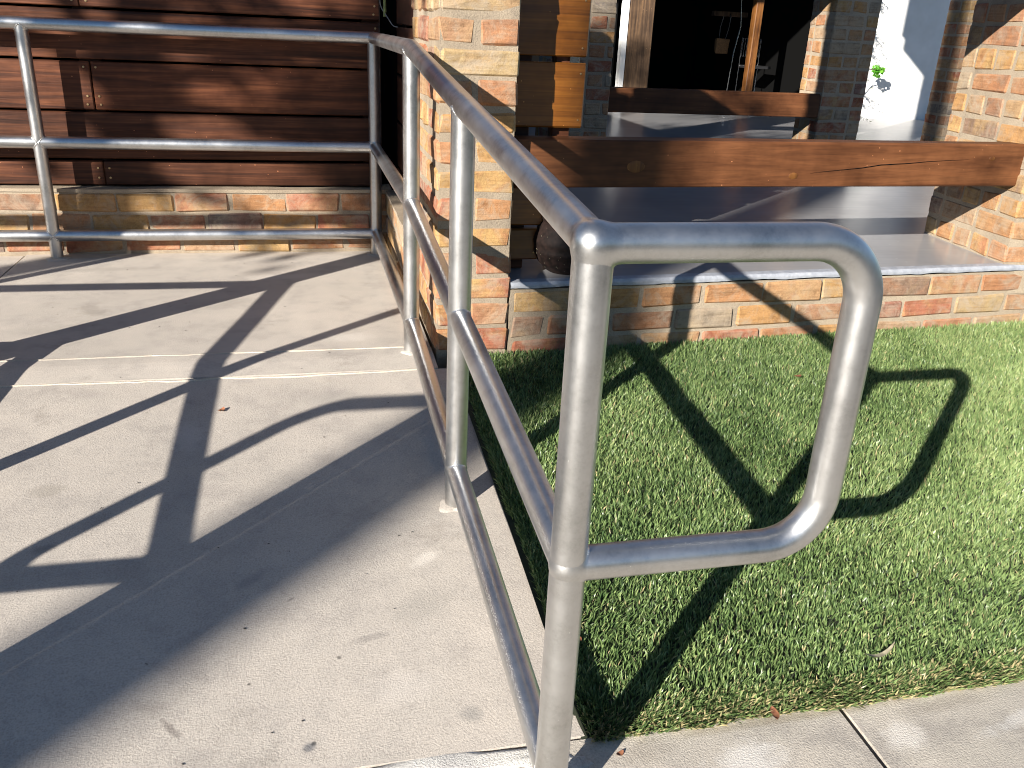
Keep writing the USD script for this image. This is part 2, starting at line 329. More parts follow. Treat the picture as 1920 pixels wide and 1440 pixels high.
def wood(name, axis, dark, mid, light, rough=0.5, coat=0.0, grain=1.0, bump=0.35, spec=0.35, vary=0.0):
    sc = [26.0 * grain] * 3
    sc[axis] = 1.1
    sf = [160.0 * grain] * 3
    sf[axis] = 3.0
    return mat(name, {
        'g': ('geometry', {}), 'oi': ('object_info', {}),
        'sh': ('vector_math', {'math_type': 'scale', 'vector1': (7.0, 9.0, 11.0)}),
        'av': ('vector_math', {'math_type': 'add'}),
        'm1': ('mapping', {'scale': tuple(sc)}), 'm2': ('mapping', {'scale': tuple(sf)}),
        'n1': ('noise_texture', {'scale': 1.0, 'detail': 5.0, 'roughness': 0.6, 'distortion': 1.6}),
        'n2': ('noise_texture', {'scale': 1.0, 'detail': 4.0, 'roughness': 0.65, 'distortion': 0.4}),
        'n3': ('noise_texture', {'scale': 5.0, 'detail': 4.0, 'roughness': 0.6}),
        'v': ('voronoi_texture', {'scale': 34.0}),
        'rv': ('rgb_ramp', {'ramp': [(0.0, (1, 1, 1)), (0.045, (1, 1, 1)), (0.08, (0, 0, 0))]}),
        'rvm': ('rgb_ramp', {'ramp': [(0.5, (0, 0, 0)), (0.56, (1, 1, 1))]}),
        'vf': ('math', {'math_type': 'multiply'}),
        'r1': ('rgb_ramp', {'ramp': [(0.28, dark), (0.5, mid), (0.74, light)]}),
        'r2': ('rgb_ramp', {'ramp': [(0.32, (0.62, 0.6, 0.59)), (0.52, (1, 1, 1)), (0.72, (1.22, 1.2, 1.18))]}),
        'r3': ('rgb_ramp', {'ramp': [(0.33, (0.5, 0.47, 0.45)), (0.6, (1.15, 1.15, 1.15))]}),
        'r4': ('math', {'math_type': 'multiply_add', 'value2': 0.5, 'value3': 0.75}),
        'tv': ('rgb_ramp', {'ramp': [(0.0, (0.6, 0.62, 0.65)), (0.5, (1.0, 1.0, 1.0)), (1.0, (1.2, 1.15, 1.1))]}),
        'x0': ('mix_color', {'blend_type': 'multiply', 'fac': vary}),
        'x1': ('mix_color', {'blend_type': 'multiply', 'fac': 0.7}),
        'x2': ('mix_color', {'blend_type': 'multiply', 'fac': 0.8}),
        'x3': ('mix_color', {'blend_type': 'mix', 'b': tuple(min(0.6, 3.0 * c + 0.02) for c in light)}),
        'ro': ('math', {'math_type': 'multiply_add', 'value2': 0.25, 'value3': rough - 0.12}),
        'bp': ('bump', {'strength': bump, 'distance': 0.003}),
        'p': ('principled_bsdf', {'roughness': rough, 'specular_ior_level': spec, 'coat_weight': coat, 'coat_roughness': 0.25})},
        [('oi.random', 'sh.scale'), ('g.position', 'av.vector1'), ('sh.vector', 'av.vector2'), ('av.vector', 'm1.vector'), ('av.vector', 'm2.vector'),
         ('m1.vector', 'n1.vector'), ('m2.vector', 'n2.vector'), ('av.vector', 'n3.vector'), ('av.vector', 'v.vector'),
         ('n1.fac', 'r1.fac'), ('n2.fac', 'r2.fac'), ('n3.fac', 'r3.fac'), ('oi.random', 'tv.fac'), ('r1.color', 'x0.a'), ('tv.color', 'x0.b'), ('x0.result', 'x1.a'), ('r2.color', 'x1.b'),
         ('x1.result', 'x2.a'), ('r3.color', 'x2.b'), ('v.distance', 'rv.fac'), ('n3.fac', 'rvm.fac'), ('rv.color', 'vf.value1'), ('rvm.color', 'vf.value2'),
         ('x2.result', 'x3.a'), ('vf.value', 'x3.fac'), ('x3.result', 'p.base_color'),
         ('n3.fac', 'ro.value1'), ('ro.value', 'p.roughness'), ('n2.fac', 'bp.height'), ('bp.normal', 'p.normal')])

M['fence'] = wood('stained_fence_wood', 0, (0.022, 0.009, 0.006), (0.083, 0.029, 0.014), (0.17, 0.064, 0.029), rough=0.5, spec=0.2, vary=0.9)
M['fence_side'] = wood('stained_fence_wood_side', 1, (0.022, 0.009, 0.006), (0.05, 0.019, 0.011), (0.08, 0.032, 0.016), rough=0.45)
M['beam'] = wood('brown_beam_wood', 0, (0.075, 0.027, 0.010), (0.112, 0.042, 0.016), (0.145, 0.057, 0.022), rough=0.55, grain=0.6, spec=0.25)
M['varnish'] = wood('orange_varnished_wood', 0, (0.10, 0.033, 0.005), (0.16, 0.055, 0.007), (0.21, 0.078, 0.011), rough=0.35, coat=0.3, bump=0.15)
M['old_timber'] = wood('weathered_timber', 2, (0.03, 0.017, 0.01), (0.10, 0.06, 0.034), (0.20, 0.115, 0.055), rough=0.8, grain=0.8, bump=0.7)
M['amber_timber'] = wood('amber_timber', 2, (0.05, 0.017, 0.006), (0.13, 0.05, 0.012), (0.2, 0.085, 0.02), rough=0.5)
M['bark'] = wood('bark', 2, (0.05, 0.035, 0.022), (0.11, 0.08, 0.055), (0.2, 0.16, 0.12), rough=0.9, bump=1.0)

M['steel'] = mat('silver_pipe', {
    'g': ('geometry', {}),
    'n1': ('noise_texture', {'scale': 7.0, 'detail': 7.0, 'roughness': 0.72}),
    'n2': ('noise_texture', {'scale': 60.0, 'detail': 6.0, 'roughness': 0.75}),
    'mp': ('mapping', {'scale': (420.0, 420.0, 22.0)}),
    'n3': ('noise_texture', {'scale': 1.0, 'detail': 3.0, 'roughness': 0.6}),
    'v': ('voronoi_texture', {'scale': 55.0}),
    'rv': ('rgb_ramp', {'ramp': [(0.0, (1, 1, 1)), (0.03, (1, 1, 1)), (0.06, (0, 0, 0))]}),
    'rvm': ('rgb_ramp', {'ramp': [(0.54, (0, 0, 0)), (0.6, (1, 1, 1))]}),
    'vf': ('math', {'math_type': 'multiply'}),
    'rc': ('rgb_ramp', {'ramp': [(0.3, (0.47, 0.468, 0.457)), (0.5, (0.54, 0.537, 0.527)), (0.7, (0.61, 0.606, 0.597))]}),
    'rr': ('math', {'math_type': 'multiply_add', 'value2': 0.26, 'value3': 0.155}),
    'r2': ('math', {'math_type': 'multiply_add', 'value2': 0.16}),
    'ra': ('math', {'math_type': 'add', 'use_clamp': True}),
    'mt': ('math', {'math_type': 'multiply_add', 'value2': -0.75, 'value3': 0.985}),
    'x': ('mix_color', {'b': (0.86, 0.85, 0.82)}),
    'bp': ('bump', {'strength': 0.10, 'distance': 0.001}),
    'p': ('principled_bsdf', {'metallic': 0.98, 'roughness': 0.36})},
    [('g.position', 'n1.vector'), ('g.position', 'n2.vector'), ('g.position', 'mp.vector'), ('mp.vector', 'n3.vector'), ('g.position', 'v.vector'),
     ('n1.fac', 'rc.fac'), ('rc.color', 'x.a'), ('v.distance', 'rv.fac'), ('n2.fac', 'rvm.fac'), ('rv.color', 'vf.value1'), ('rvm.color', 'vf.value2'),
     ('vf.value', 'x.fac'), ('x.result', 'p.base_color'), ('vf.value', 'mt.value1'), ('mt.value', 'p.metallic'),
     ('n1.fac', 'rr.value1'), ('n2.fac', 'r2.value1'), ('rr.value', 'ra.value1'), ('r2.value', 'ra.value2'), ('ra.value', 'p.roughness'),
     ('n2.fac', 'bp.height'), ('bp.normal', 'p.normal')])
M['weld'] = mat('weld_bead', {
    'g': ('geometry', {}), 'n': ('noise_texture', {'scale': 260.0, 'detail': 3.0}),
    'bp': ('bump', {'strength': 0.8, 'distance': 0.002}),
    'p': ('principled_bsdf', {'base_color': (0.6, 0.59, 0.57), 'metallic': 0.9, 'roughness': 0.32})},
    [('g.position', 'n.vector'), ('n.fac', 'bp.height'), ('bp.normal', 'p.normal')])
M['screw'] = mat('brass_screw', {'p': ('principled_bsdf', {'base_color': (0.42, 0.30, 0.16), 'metallic': 0.8, 'roughness': 0.4})}, [])
M['dark_metal'] = mat('dark_metal', {'p': ('principled_bsdf', {'base_color': (0.02, 0.02, 0.022), 'metallic': 0.3, 'roughness': 0.45})}, [])
M['chrome'] = mat('chrome', {'p': ('principled_bsdf', {'base_color': (0.6, 0.6, 0.62), 'metallic': 1.0, 'roughness': 0.15})}, [])
M['floor'] = mat('grey_floor_paint', {
    'g': ('geometry', {}),
    'n1': ('noise_texture', {'scale': 2.2, 'detail': 6.0, 'roughness': 0.65}),
    'mp': ('mapping', {'scale': (3.0, 40.0, 40.0)}),
    'n2': ('noise_texture', {'scale': 1.0, 'detail': 5.0, 'roughness': 0.65}),
    'v': ('voronoi_texture', {'scale': 18.0}),
    'rv': ('rgb_ramp', {'ramp': [(0.0, (1, 1, 1)), (0.06, (1, 1, 1)), (0.09, (0, 0, 0))]}),
    'rc': ('rgb_ramp', {'ramp': [(0.32, (0.235, 0.232, 0.236)), (0.68, (0.30, 0.296, 0.298))]}),
    'rr': ('math', {'math_type': 'multiply_add', 'value2': 0.05, 'value3': 0.235}),
    'vf': ('math', {'math_type': 'multiply', 'value2': 0.35}),
    'x': ('mix_color', {'b': (0.5, 0.5, 0.5)}),
    'bp': ('bump', {'strength': 0.012, 'distance': 0.004}),
    'p': ('principled_bsdf', {'roughness': 0.28, 'specular_ior_level': 0.55})},
    [('g.position', 'n1.vector'), ('g.position', 'mp.vector'), ('mp.vector', 'n2.vector'), ('g.position', 'v.vector'), ('v.distance', 'rv.fac'), ('rv.color', 'vf.value1'),
     ('n1.fac', 'rc.fac'), ('rc.color', 'x.a'), ('vf.value', 'x.fac'), ('x.result', 'p.base_color'), ('n2.fac', 'rr.value1'), ('rr.value', 'p.roughness'), ('n2.fac', 'bp.height'), ('bp.normal', 'p.normal')])
M['cap'] = mat('grey_cap_paint', {
    'g': ('geometry', {}), 'n': ('noise_texture', {'scale': 30.0, 'detail': 6.0, 'roughness': 0.7}),
    'rc': ('rgb_ramp', {'ramp': [(0.35, (0.23, 0.245, 0.275)), (0.6, (0.33, 0.345, 0.375)), (0.75, (0.45, 0.45, 0.46))]}),
    'bp': ('bump', {'strength': 0.4, 'distance': 0.004}), 'p': ('principled_bsdf', {'roughness': 0.5})},
    [('g.position', 'n.vector'), ('n.fac', 'rc.fac'), ('rc.color', 'p.base_color'), ('n.fac', 'bp.height'), ('bp.normal', 'p.normal')])
M['white_wall'] = mat('white_plaster', {
    'g': ('geometry', {}), 'n': ('noise_texture', {'scale': 4.0, 'detail': 6.0, 'roughness': 0.65}),
    'rc': ('rgb_ramp', {'ramp': [(0.3, (0.70, 0.69, 0.66)), (0.65, (0.80, 0.79, 0.77))]}),
    'bp': ('bump', {'strength': 0.3, 'distance': 0.004}), 'p': ('principled_bsdf', {'roughness': 0.85})},
    [('g.position', 'n.vector'), ('n.fac', 'rc.fac'), ('rc.color', 'p.base_color'), ('n.fac', 'bp.height'), ('bp.normal', 'p.normal')])
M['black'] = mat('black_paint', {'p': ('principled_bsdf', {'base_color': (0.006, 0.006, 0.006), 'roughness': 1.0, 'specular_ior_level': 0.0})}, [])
M['pot'] = mat('dark_glazed_pot', {
    'g': ('geometry', {}), 'n': ('noise_texture', {'scale': 55.0, 'detail': 4.0}),
    'rc': ('rgb_ramp', {'ramp': [(0.35, (0.008, 0.005, 0.004)), (0.7, (0.028, 0.016, 0.013))]}),
    'p': ('principled_bsdf', {'roughness': 0.65, 'specular_ior_level': 0.25})},
    [('g.position', 'n.vector'), ('n.fac', 'rc.fac'), ('rc.color', 'p.base_color')])
M['soil'] = mat('turf_backing', {'p': ('principled_bsdf', {'base_color': (0.02, 0.026, 0.012), 'roughness': 0.95})}, [])

def leafy(name, ramp, trans=0.35, rough=0.5, attr='tone', spec=0.3):
    return mat(name, {
        'a': ('attribute', {'attribute': attr}), 'r': ('rgb_ramp', {'ramp': ramp}),
        'd': ('principled_bsdf', {'roughness': rough, 'specular_ior_level': spec}), 't': ('translucent_bsdf', {}), 'x': ('mix_closure', {'fac': trans})},
        [('a.fac', 'r.fac'), ('r.color', 'd.base_color'), ('r.color', 't.color'), ('d.BSDF', 'x.closure1'), ('t.BSDF', 'x.closure2')], surface='x.closure')
M['grass'] = leafy('turf_blades', [(0.0, (0.045, 0.085, 0.03)), (0.35, (0.125, 0.195, 0.066)), (0.65, (0.215, 0.30, 0.11)), (0.88, (0.315, 0.39, 0.16)), (1.0, (0.44, 0.38, 0.2))], trans=0.3, rough=0.33)
M['leaf'] = leafy('tree_leaves', [(0.0, (0.025, 0.055, 0.012)), (1.0, (0.08, 0.13, 0.03))], trans=0.15)
M['needles'] = leafy('conifer_needles', [(0.0, (0.02, 0.035, 0.012)), (1.0, (0.07, 0.10, 0.03))], trans=0.2)
M['bright_leaf'] = leafy('bright_green_leaves', [(0.0, (0.07, 0.28, 0.02)), (1.0, (0.2, 0.5, 0.05))], trans=0.4)
def plain(name, col, rough=0.7):
    return mat(name, {'g': ('geometry', {}), 'n': ('noise_texture', {'scale': 90.0, 'detail': 4.0}),
                      'rc': ('rgb_ramp', {'ramp': [(0.3, tuple(0.6 * c for c in col)), (0.7, tuple(1.2 * c for c in col))]}),
                      'p': ('principled_bsdf', {'roughness': rough})}, [('g.position', 'n.vector'), ('n.fac', 'rc.fac'), ('rc.color', 'p.base_color')])
M['dead_leaf'] = plain('dead_leaf', (0.24, 0.095, 0.045))
M['pale_leaf'] = plain('pale_leaf', (0.33, 0.30, 0.2))
M['grit'] = plain('grit', (0.05, 0.045, 0.04))
M['paper'] = plain('brown_paper', (0.22, 0.12, 0.05))
M['twine'] = plain('grey_cable', (0.22, 0.21, 0.2))
M['green_glass'] = plain('yellow_green_plastic', (0.25, 0.28, 0.08), 0.4)

def tone_primvar(prim, vals):
    UsdGeom.PrimvarsAPI(prim).CreatePrimvar('tone', Sdf.ValueTypeNames.FloatArray, 'vertex').Set(Vt.FloatArray.FromNumpy(np.asarray(vals, np.float32)))

# ------------------------------------------------------------------ ground levels
YB, SLOPE, YEND = 2.60, 0.094, 1.085
def ramp_z(y):
    return 0.0 if y > YB else -SLOPE * (YB - max(y, YEND))
PAV = ramp_z(YEND) - 0.004
def soil_z(y):
    return float(np.interp(y, [0.9, 1.06, 1.3, 1.7, 2.2, 2.7], [PAV - 0.004, PAV - 0.002, -0.118, -0.074, -0.034, -0.008]))

def prism(poly, z0, z1):
    """Polygon (counter clockwise) between two heights; z may be a function of (x, y)."""
    f0 = z0 if callable(z0) else (lambda x, y: z0)
    f1 = z1 if callable(z1) else (lambda x, y: z1)
    n = len(poly)
    V = [(x, y, f0(x, y)) for x, y in poly] + [(x, y, f1(x, y)) for x, y in poly]
    from shapely.geometry import Polygon
    _, tri = trimesh.creation.triangulate_polygon(Polygon(poly), engine='earcut')
    v2, tri = trimesh.creation.triangulate_polygon(Polygon(poly), engine='earcut')
    # match vertices back to the polygon order
    idx = [int(np.argmin([(px - x) ** 2 + (py - y) ** 2 for px, py in poly])) for x, y in v2]
    tri = np.array(idx)[tri]
    F = []
    for a, b, c in tri:
        A, B, C = (np.array(poly[k]) for k in (a, b, c))
        if np.cross(B - A, C - A) < 0: a, c = c, a
        F.append([a + n, b + n, c + n]); F.append([c, b, a])
    for k in range(n):
        l = (k + 1) % n
        F += [[k, l, l + n], [k, l + n, k + n]]
    return trimesh.Trimesh(np.array(V), np.array(F), process=False)

def grid_top(x0, x1, y0, y1, zf, nx, ny, thick=0.2, edge=0.0, seed=0):
    """A slab with a gridded top so that it can undulate by a millimetre or two; its edges wander a little."""
    gx, gy = np.meshgrid(np.linspace(x0, x1, nx + 1), np.linspace(y0, y1, ny + 1), indexing='ij')
    P = np.stack([gx.ravel(), gy.ravel(), np.zeros(gx.size)], 1)
    nz = meshkit.fbm(P * 2.3 + seed); nz = nz - nz.mean()
    P[:, 2] = [zf(y) for y in P[:, 1]] + 0.004 * nz
    if edge:
        e = meshkit.fbm(P * 21.0 + 5 + seed); e = e - e.mean()
        right = np.isclose(P[:, 0], x1)
        P[right, 0] += edge * e[right]
    i, j = np.meshgrid(np.arange(nx), np.arange(ny), indexing='ij')
    a = (i * (ny + 1) + j).ravel()
    q = np.stack([a, a + ny + 1, a + ny + 2, a + 1], 1)
    F = [np.vstack([q[:, [0, 1, 2]], q[:, [0, 2, 3]]])]
    rim = [k * (ny + 1) for k in range(nx + 1)] + [nx * (ny + 1) + k for k in range(1, ny + 1)] + [k * (ny + 1) + ny for k in range(nx - 1, -1, -1)] + [k for k in range(ny - 1, 0, -1)]
    base = P[rim].copy(); base[:, 2] -= thick
    n = len(P)
    r = np.array(rim); s = np.arange(len(rim)); t = (s + 1) % len(rim)
    F.append(np.vstack([np.stack([n + s, n + t, r[t]], 1), np.stack([n + s, r[t], r[s]], 1)]))
    return trimesh.Trimesh(np.vstack([P, base]), np.vstack(F), process=False)

# ------------------------------------------------------------------ the setting: ground, platform, ramp, pavement
g = trimesh.Trimesh([(-400, -400, -0.34), (400, -400, -0.34), (400, 400, -0.34), (-400, 400, -0.34)], [[0, 1, 2], [0, 2, 3]], process=False)
tag(obj('ground', g, M['asphalt']), kind='structure')
EDGE = 0.43
tag(obj('concrete_platform', grid_top(-1.168, 0.375, 2.672, 3.96, lambda y: 0.0, 40, 34, 0.3), M['concrete']), kind='structure')
tag(obj('platform_strip', grid_top(-1.6, 0.376, 2.498, 2.664, lambda y: ramp_z(y), 60, 6, 0.3, seed=3), M['concrete']), kind='structure')
tag(obj('platform_slab', grid_top(-4.2, -1.180, 2.672, 3.96, lambda y: -0.004, 20, 10, 0.3, seed=6), M['concrete']), kind='structure')
tag(obj('concrete_ramp', grid_top(-1.30, EDGE, YEND, 2.492, lambda y: ramp_z(y) - 0.001, 60, 60, 0.3, edge=0.02, seed=1), M['ramp']), kind='structure')
rng = np.random.default_rng(4)
def seam(p0, p1, w, z, n=60, seed=0):
    """A thin raised line of white cement between two slabs."""
    t = np.linspace(0, 1, n)
    p0, p1 = np.array(p0), np.array(p1)
    c = p0 + (p1 - p0) * t[:, None]
    c[:, 1] += 0.004 * np.cumsum(np.random.default_rng(seed).normal(0, 0.6, n)) * np.sin(PI * t)
    hw = w * (0.7 + 0.6 * np.random.default_rng(seed + 1).random(n)) / 2
    zz = np.array([z(y) for y in c[:, 1]])
    V, F = [], []
    for k in range(n):
        V += [(c[k, 0], c[k, 1] - hw[k], zz[k] - 0.01), (c[k, 0], c[k, 1] - hw[k] * 0.5, zz[k] + 0.0022), (c[k, 0], c[k, 1] + hw[k] * 0.5, zz[k] + 0.0022), (c[k, 0], c[k, 1] + hw[k], zz[k] - 0.01)]
    for k in range(n - 1):
        for s in range(3):
            a = 4 * k + s
            F += [[a, a + 4, a + 5], [a, a + 5, a + 1]]
    return trimesh.Trimesh(np.array(V), np.array(F), process=False)
tag(obj('cement_seam', join([seam((-1.16, 2.668), (0.372, 2.668), 0.013, lambda y: 0.0, seed=2)]), M['cement']), kind='structure')
tag(obj('cement_seam', join([seam((-1.29, 2.495), (0.374, 2.495), 0.011, lambda y: ramp_z(y), seed=8)]), M['cement']), kind='structure')
# pavement slabs in front
pav = thing('pavement', kind='structure')
def pav_slab(x0, x1, y0, y1, seed):
    s = grid_top(x0, x1, y0, y1, lambda y: PAV, 30, 16, 0.2, seed=seed)
    obj('slab', s, M['pavement'], pav)
pav_slab(-1.30, 0.909, 0.05, 1.078, 11)
pav_slab(0.921, 2.2, 0.05, 1.072, 12)
pav_slab(2.212, 3.6, 0.05, 1.072, 13)
pav_slab(-2.6, -1.312, 0.05, 1.078, 14)
pav_slab(-1.30, 0.909, -1.4, 0.038, 15)
pav_slab(0.921, 2.2, -1.4, 0.038, 16)
pav_slab(-2.6, -1.312, -1.4, 0.038, 17)
def blob(cx, cy, rx, ry, zf, seed, rise=0.003, n=40):
    """A thin irregular smear of cement, feathered out at its rim."""
    rg = np.random.default_rng(seed)
    th = np.linspace(0, 2 * PI, n, endpoint=False)
    r = 1 + 0.22 * np.sin(2 * th + rg.uniform(0, 6)) + 0.13 * np.sin(5 * th + rg.uniform(0, 6)) + rg.normal(0, 0.06 if rise < 0.0045 and cy < YEND else 0.015, n)
    V = [(cx, cy, zf(cy) + rise)]
    for f, dz in ((0.6, rise * 0.9), (0.9, rise * 0.6), (1.0, -0.004)):
        for k in range(n):
            x, y = cx + rx * f * r[k] * math.cos(th[k]), cy + ry * f * r[k] * math.sin(th[k])
            V.append((x, y, zf(y) + dz))
    F = [[0, 1 + k, 1 + (k + 1) % n] for k in range(n)]
    for ring in range(2):
        o = 1 + ring * n
        for k in range(n):
            l = (k + 1) % n
            F += [[o + k, o + n + k, o + n + l], [o + k, o + n + l, o + l]]
    return trimesh.Trimesh(np.array(V), np.array(F), process=False)
pz = lambda y: max(PAV, ramp_z(y)) if y < YEND else ramp_z(y)
for cx, cy, rx, ry, sd_, rise in ((0.20, 1.065, 0.16, 0.026, 1, 0.004), (0.36, 1.03, 0.05, 0.03, 2, 0.004), (0.314, 1.782, 0.038, 0.036, 3, 0.005), (0.309, 2.631, 0.036, 0.034, 4, 0.004), (-1.03, 3.885, 0.06, 0.04, 5, 0.006), (0.30, 3.88, 0.045, 0.03, 6, 0.005)):
    tag(obj('cement_patch', blob(cx, cy, rx, ry, (lambda y: PAV) if cy < YEND else ramp_z, sd_, rise), M['lime'] if cy < YEND else M['ramp'] if cy < 2 else M['concrete'], smooth=70), kind='structure')
# kerb of grass side and lawn soil
ys = np.linspace(1.066, 2.75, 40)
xs = np.linspace(EDGE - 0.01, 3.6, 30)
V = np.array([(x, y, soil_z(y)) for x in xs for y in ys])
i, j = np.meshgrid(np.arange(len(xs) - 1), np.arange(len(ys) - 1), indexing='ij')
a = (i * len(ys) + j).ravel()
q = np.stack([a, a + len(ys), a + len(ys) + 1, a + 1], 1)
tag(obj('lawn_soil', trimesh.Trimesh(V, np.vstack([q[:, [0, 1, 2]], q[:, [0, 2, 3]]]), process=False), M['soil']), kind='structure')

# ------------------------------------------------------------------ bricks
BL, BH, BW, JT = 0.222, 0.073, 0.106, 0.0115
def lay_bricks(parent, boxes, rng, material, rot=None, proud=0.0045, chamfer=0.0055, jit=0.0034):
    for lo, hi in boxes:
        lo, hi = np.array(lo, float), np.array(hi, float)
        out = rng.uniform(-0.0015, proud, 4)
        lo[0] -= out[0]; hi[0] += out[1]; lo[1] -= out[2]; hi[1] += out[3]
        b = cbox(lo, hi, chamfer, rng, jit)
        if rot: rotz_about(b, *rot)
        obj('brick', b, material if rng.random() < 0.72 else M['brick_pale'], parent)

def split(a, b, first=None, length=BL):
    """Cuts [a, b] into bricks with joints, starting with a brick of length FIRST."""
    out, s, l = [], a, first or length
    while s < b - 0.02:
        e = min(s + l, b)
        if b - e < 0.03: e = b
        out.append((s, e)); s = e + JT; l = length
    return out

def pillar_boxes(x0, x1, y0, y1, z0, z1, rng):
    boxes, z, k = [], z0, 0
    while z < z1 - 0.03:
        h = min(BH, z1 - z) + rng.uniform(-0.003, 0.003)
        if k % 2 == 0:
            rows = split(y0, y1, length=BW)
            for r, (ya, yb) in enumerate(rows):
                cuts = split(x0, x1)
                for c, (xa, xb) in enumerate(cuts):
                    if r in (0, len(rows) - 1) or c in (0, len(cuts) - 1):
                        boxes.append(((xa, ya, z), (xb, yb, z + h)))
        else:
            cols = split(x0, x1, length=BW)
            for c, (xa, xb) in enumerate(cols):
                cuts = split(y0, y1)
                for r, (ya, yb) in enumerate(cuts):
                    if c in (0, len(cols) - 1) or r in (0, len(cuts) - 1):
                        boxes.append(((xa, ya, z), (xb, yb, z + h)))
        z += BH + JT; k += 1
    return boxes

PY0 = 2.600
def pillar(name, label, x0, x1, y0, y1, z0, z1, seed, material=None, rot=None):
    t = thing(name, label, 'brick pillar')
    rng = np.random.default_rng(seed)
    core = rough_box((x0 + 0.0035, y0 + 0.0035, z0 - 0.12), (x1 - 0.0035, y1 - 0.0035, z1), 0.018, 0.0018)
    if rot: rotz_about(core, *rot)
    obj('mortar', core, M['mortar'], t, smooth=30)
    lay_bricks(t, pillar_boxes(x0, x1, y0, y1, z0, z1, rng), rng, material or M['brick'], rot, 0.0045 if y0 == PY0 else 0.002, 0.0068 if y0 == PY0 else 0.0055, 0.0040 if y0 == PY0 else 0.002)
    return t

def wall_boxes(x0, x1, y0, y1, z0, courses, rng, ch=BH, jt=JT):
    boxes = []
    for k in range(courses):
        z = z0 + k * (ch + jt)
        for xa, xb in split(x0, x1, first=BL * (0.5 if k % 2 else 1.0) * rng.uniform(0.85, 1.0)):
            d = rng.uniform(-0.004, 0.004)
            boxes.append(((xa, y0, z + rng.uniform(-0.002, 0.002)), (xb + d, y1, z + ch + rng.uniform(-0.003, 0.003))))
    return boxes

# near pillar beside the ramp (its rear half is lower than its front)
PX0, PX1, PY0 = 0.383, 0.617, 2.600
near = pillar('brick_pillar', 'tall brick pillar beside the ramp, between the handrail and the orange boards', PX0, PX1, PY0, 3.235, 0.004, 1.72, 5)
rng = np.random.default_rng(55)
obj('mortar', rough_box((PX0 + 0.003, PY0 + 0.003, 1.70), (PX1 - 0.003, PY0 + 0.22, 2.95), 0.03, 0.002), M['mortar'], near, smooth=30)
lay_bricks(near, pillar_boxes(PX0, PX1, PY0, PY0 + 0.222, 1.733, 2.95, rng), rng, M['brick'])

# the porch step: brick face under a painted floor
SA = math.atan2(0.099, 1.951)
SO = np.array([0.62, 2.603, 0.0])
step = thing('low_brick_wall', 'low brick step wall below the grey porch floor, at the back of the lawn', 'brick wall')
rng = np.random.default_rng(9)
rot = (SA, SO)
core = rough_box((0.622, 2.6085, -0.14), (3.35, 2.72, 0.204), 0.018, 0.0016)
obj('mortar', rotz_about(core, *rot), M['mortar'], step, smooth=30)
lay_bricks(step, wall_boxes(0.634, 3.34, 2.603, 2.70, -0.043, 3, rng, ch=0.0725), rng, M['brick'], rot, 0.003, 0.006, 0.0036)

def sp(x, dy=0.0):
    """A point on the rotated step line."""
    c, s = math.cos(SA), math.sin(SA)
    return (SO[0] + (x - SO[0]) * c - dy * s, SO[1] + (x - SO[0]) * s + dy * c)
fl = prism([sp(0.622, 0.030), sp(3.35, 0.030), (8.2, 3.0), (8.2, 12.4), (0.46, 12.4), (0.46, 3.245), (0.60, 3.245)], 0.15, 0.230)
tag(obj('porch_floor', fl, M['floor']), kind='structure')
# painted edge of the floor: rounded nosing with paint run down on the bricks
n = 240
xs = np.linspace(0.622, 3.345, n)
nz1 = meshkit.fbm(np.stack([xs * 16, xs * 0, xs * 0 + 3], 1)); nz1 -= nz1.mean()
prof = [(0.034, 0.226), (0.031, 0.2315), (0.012, 0.2315), (0.000, 0.2295), (-0.0055, 0.223), (-0.0065, 0.218), (-0.0055, None), (0.004, None)]
V, F = [], []
for k, x in enumerate(xs):
    for (dy, z) in prof:
        zz = z if z is not None else 0.211 + 0.007 * nz1[k] + (0.0 if dy < 0 else -0.002)
        px, py = sp(x, dy + 0.0004 * nz1[k])
        V.append((px, py, zz + 0))
L = len(prof)
for k in range(n - 1):
    for s in range(L - 1):
        a = k * L + s
        F += [[a, a + 1, a + L + 1], [a, a + L + 1, a + L]]
tag(obj('painted_nosing', trimesh.Trimesh(np.array(V), np.array(F), process=False), M['cap'], smooth=40), kind='structure')

# right-hand wall end of the porch: its side faces the opening
RA = -math.atan2(0.062, 0.566)
RO = np.array([2.571, 2.700, 0.0])
pillar('brick_wall', 'brick wall end at the right where the near brown beam butts in', 2.571, 2.571 + 0.45, 2.712, 2.712 + 0.556, 0.236, 2.4, 12, rot=(RA, RO))
# pillars further back
pillar('brick_pillar', 'half shaded brick pillar in the middle of the porch, left of the white wall', 3.41, 3.735, 5.50, 5.80, 0.236, 2.62, 21)
pillar('brick_pillar', 'shaded brick pillar far back behind the orange boards', 1.50, 1.895, 5.46, 5.76, 0.236, 2.5, 22)
pillar('brick_pillar', 'narrow sunlit brick pillar far back between the white wall and right wall end', 4.97, 5.34, 6.20, 6.45, 0.236, 2.5, 23)

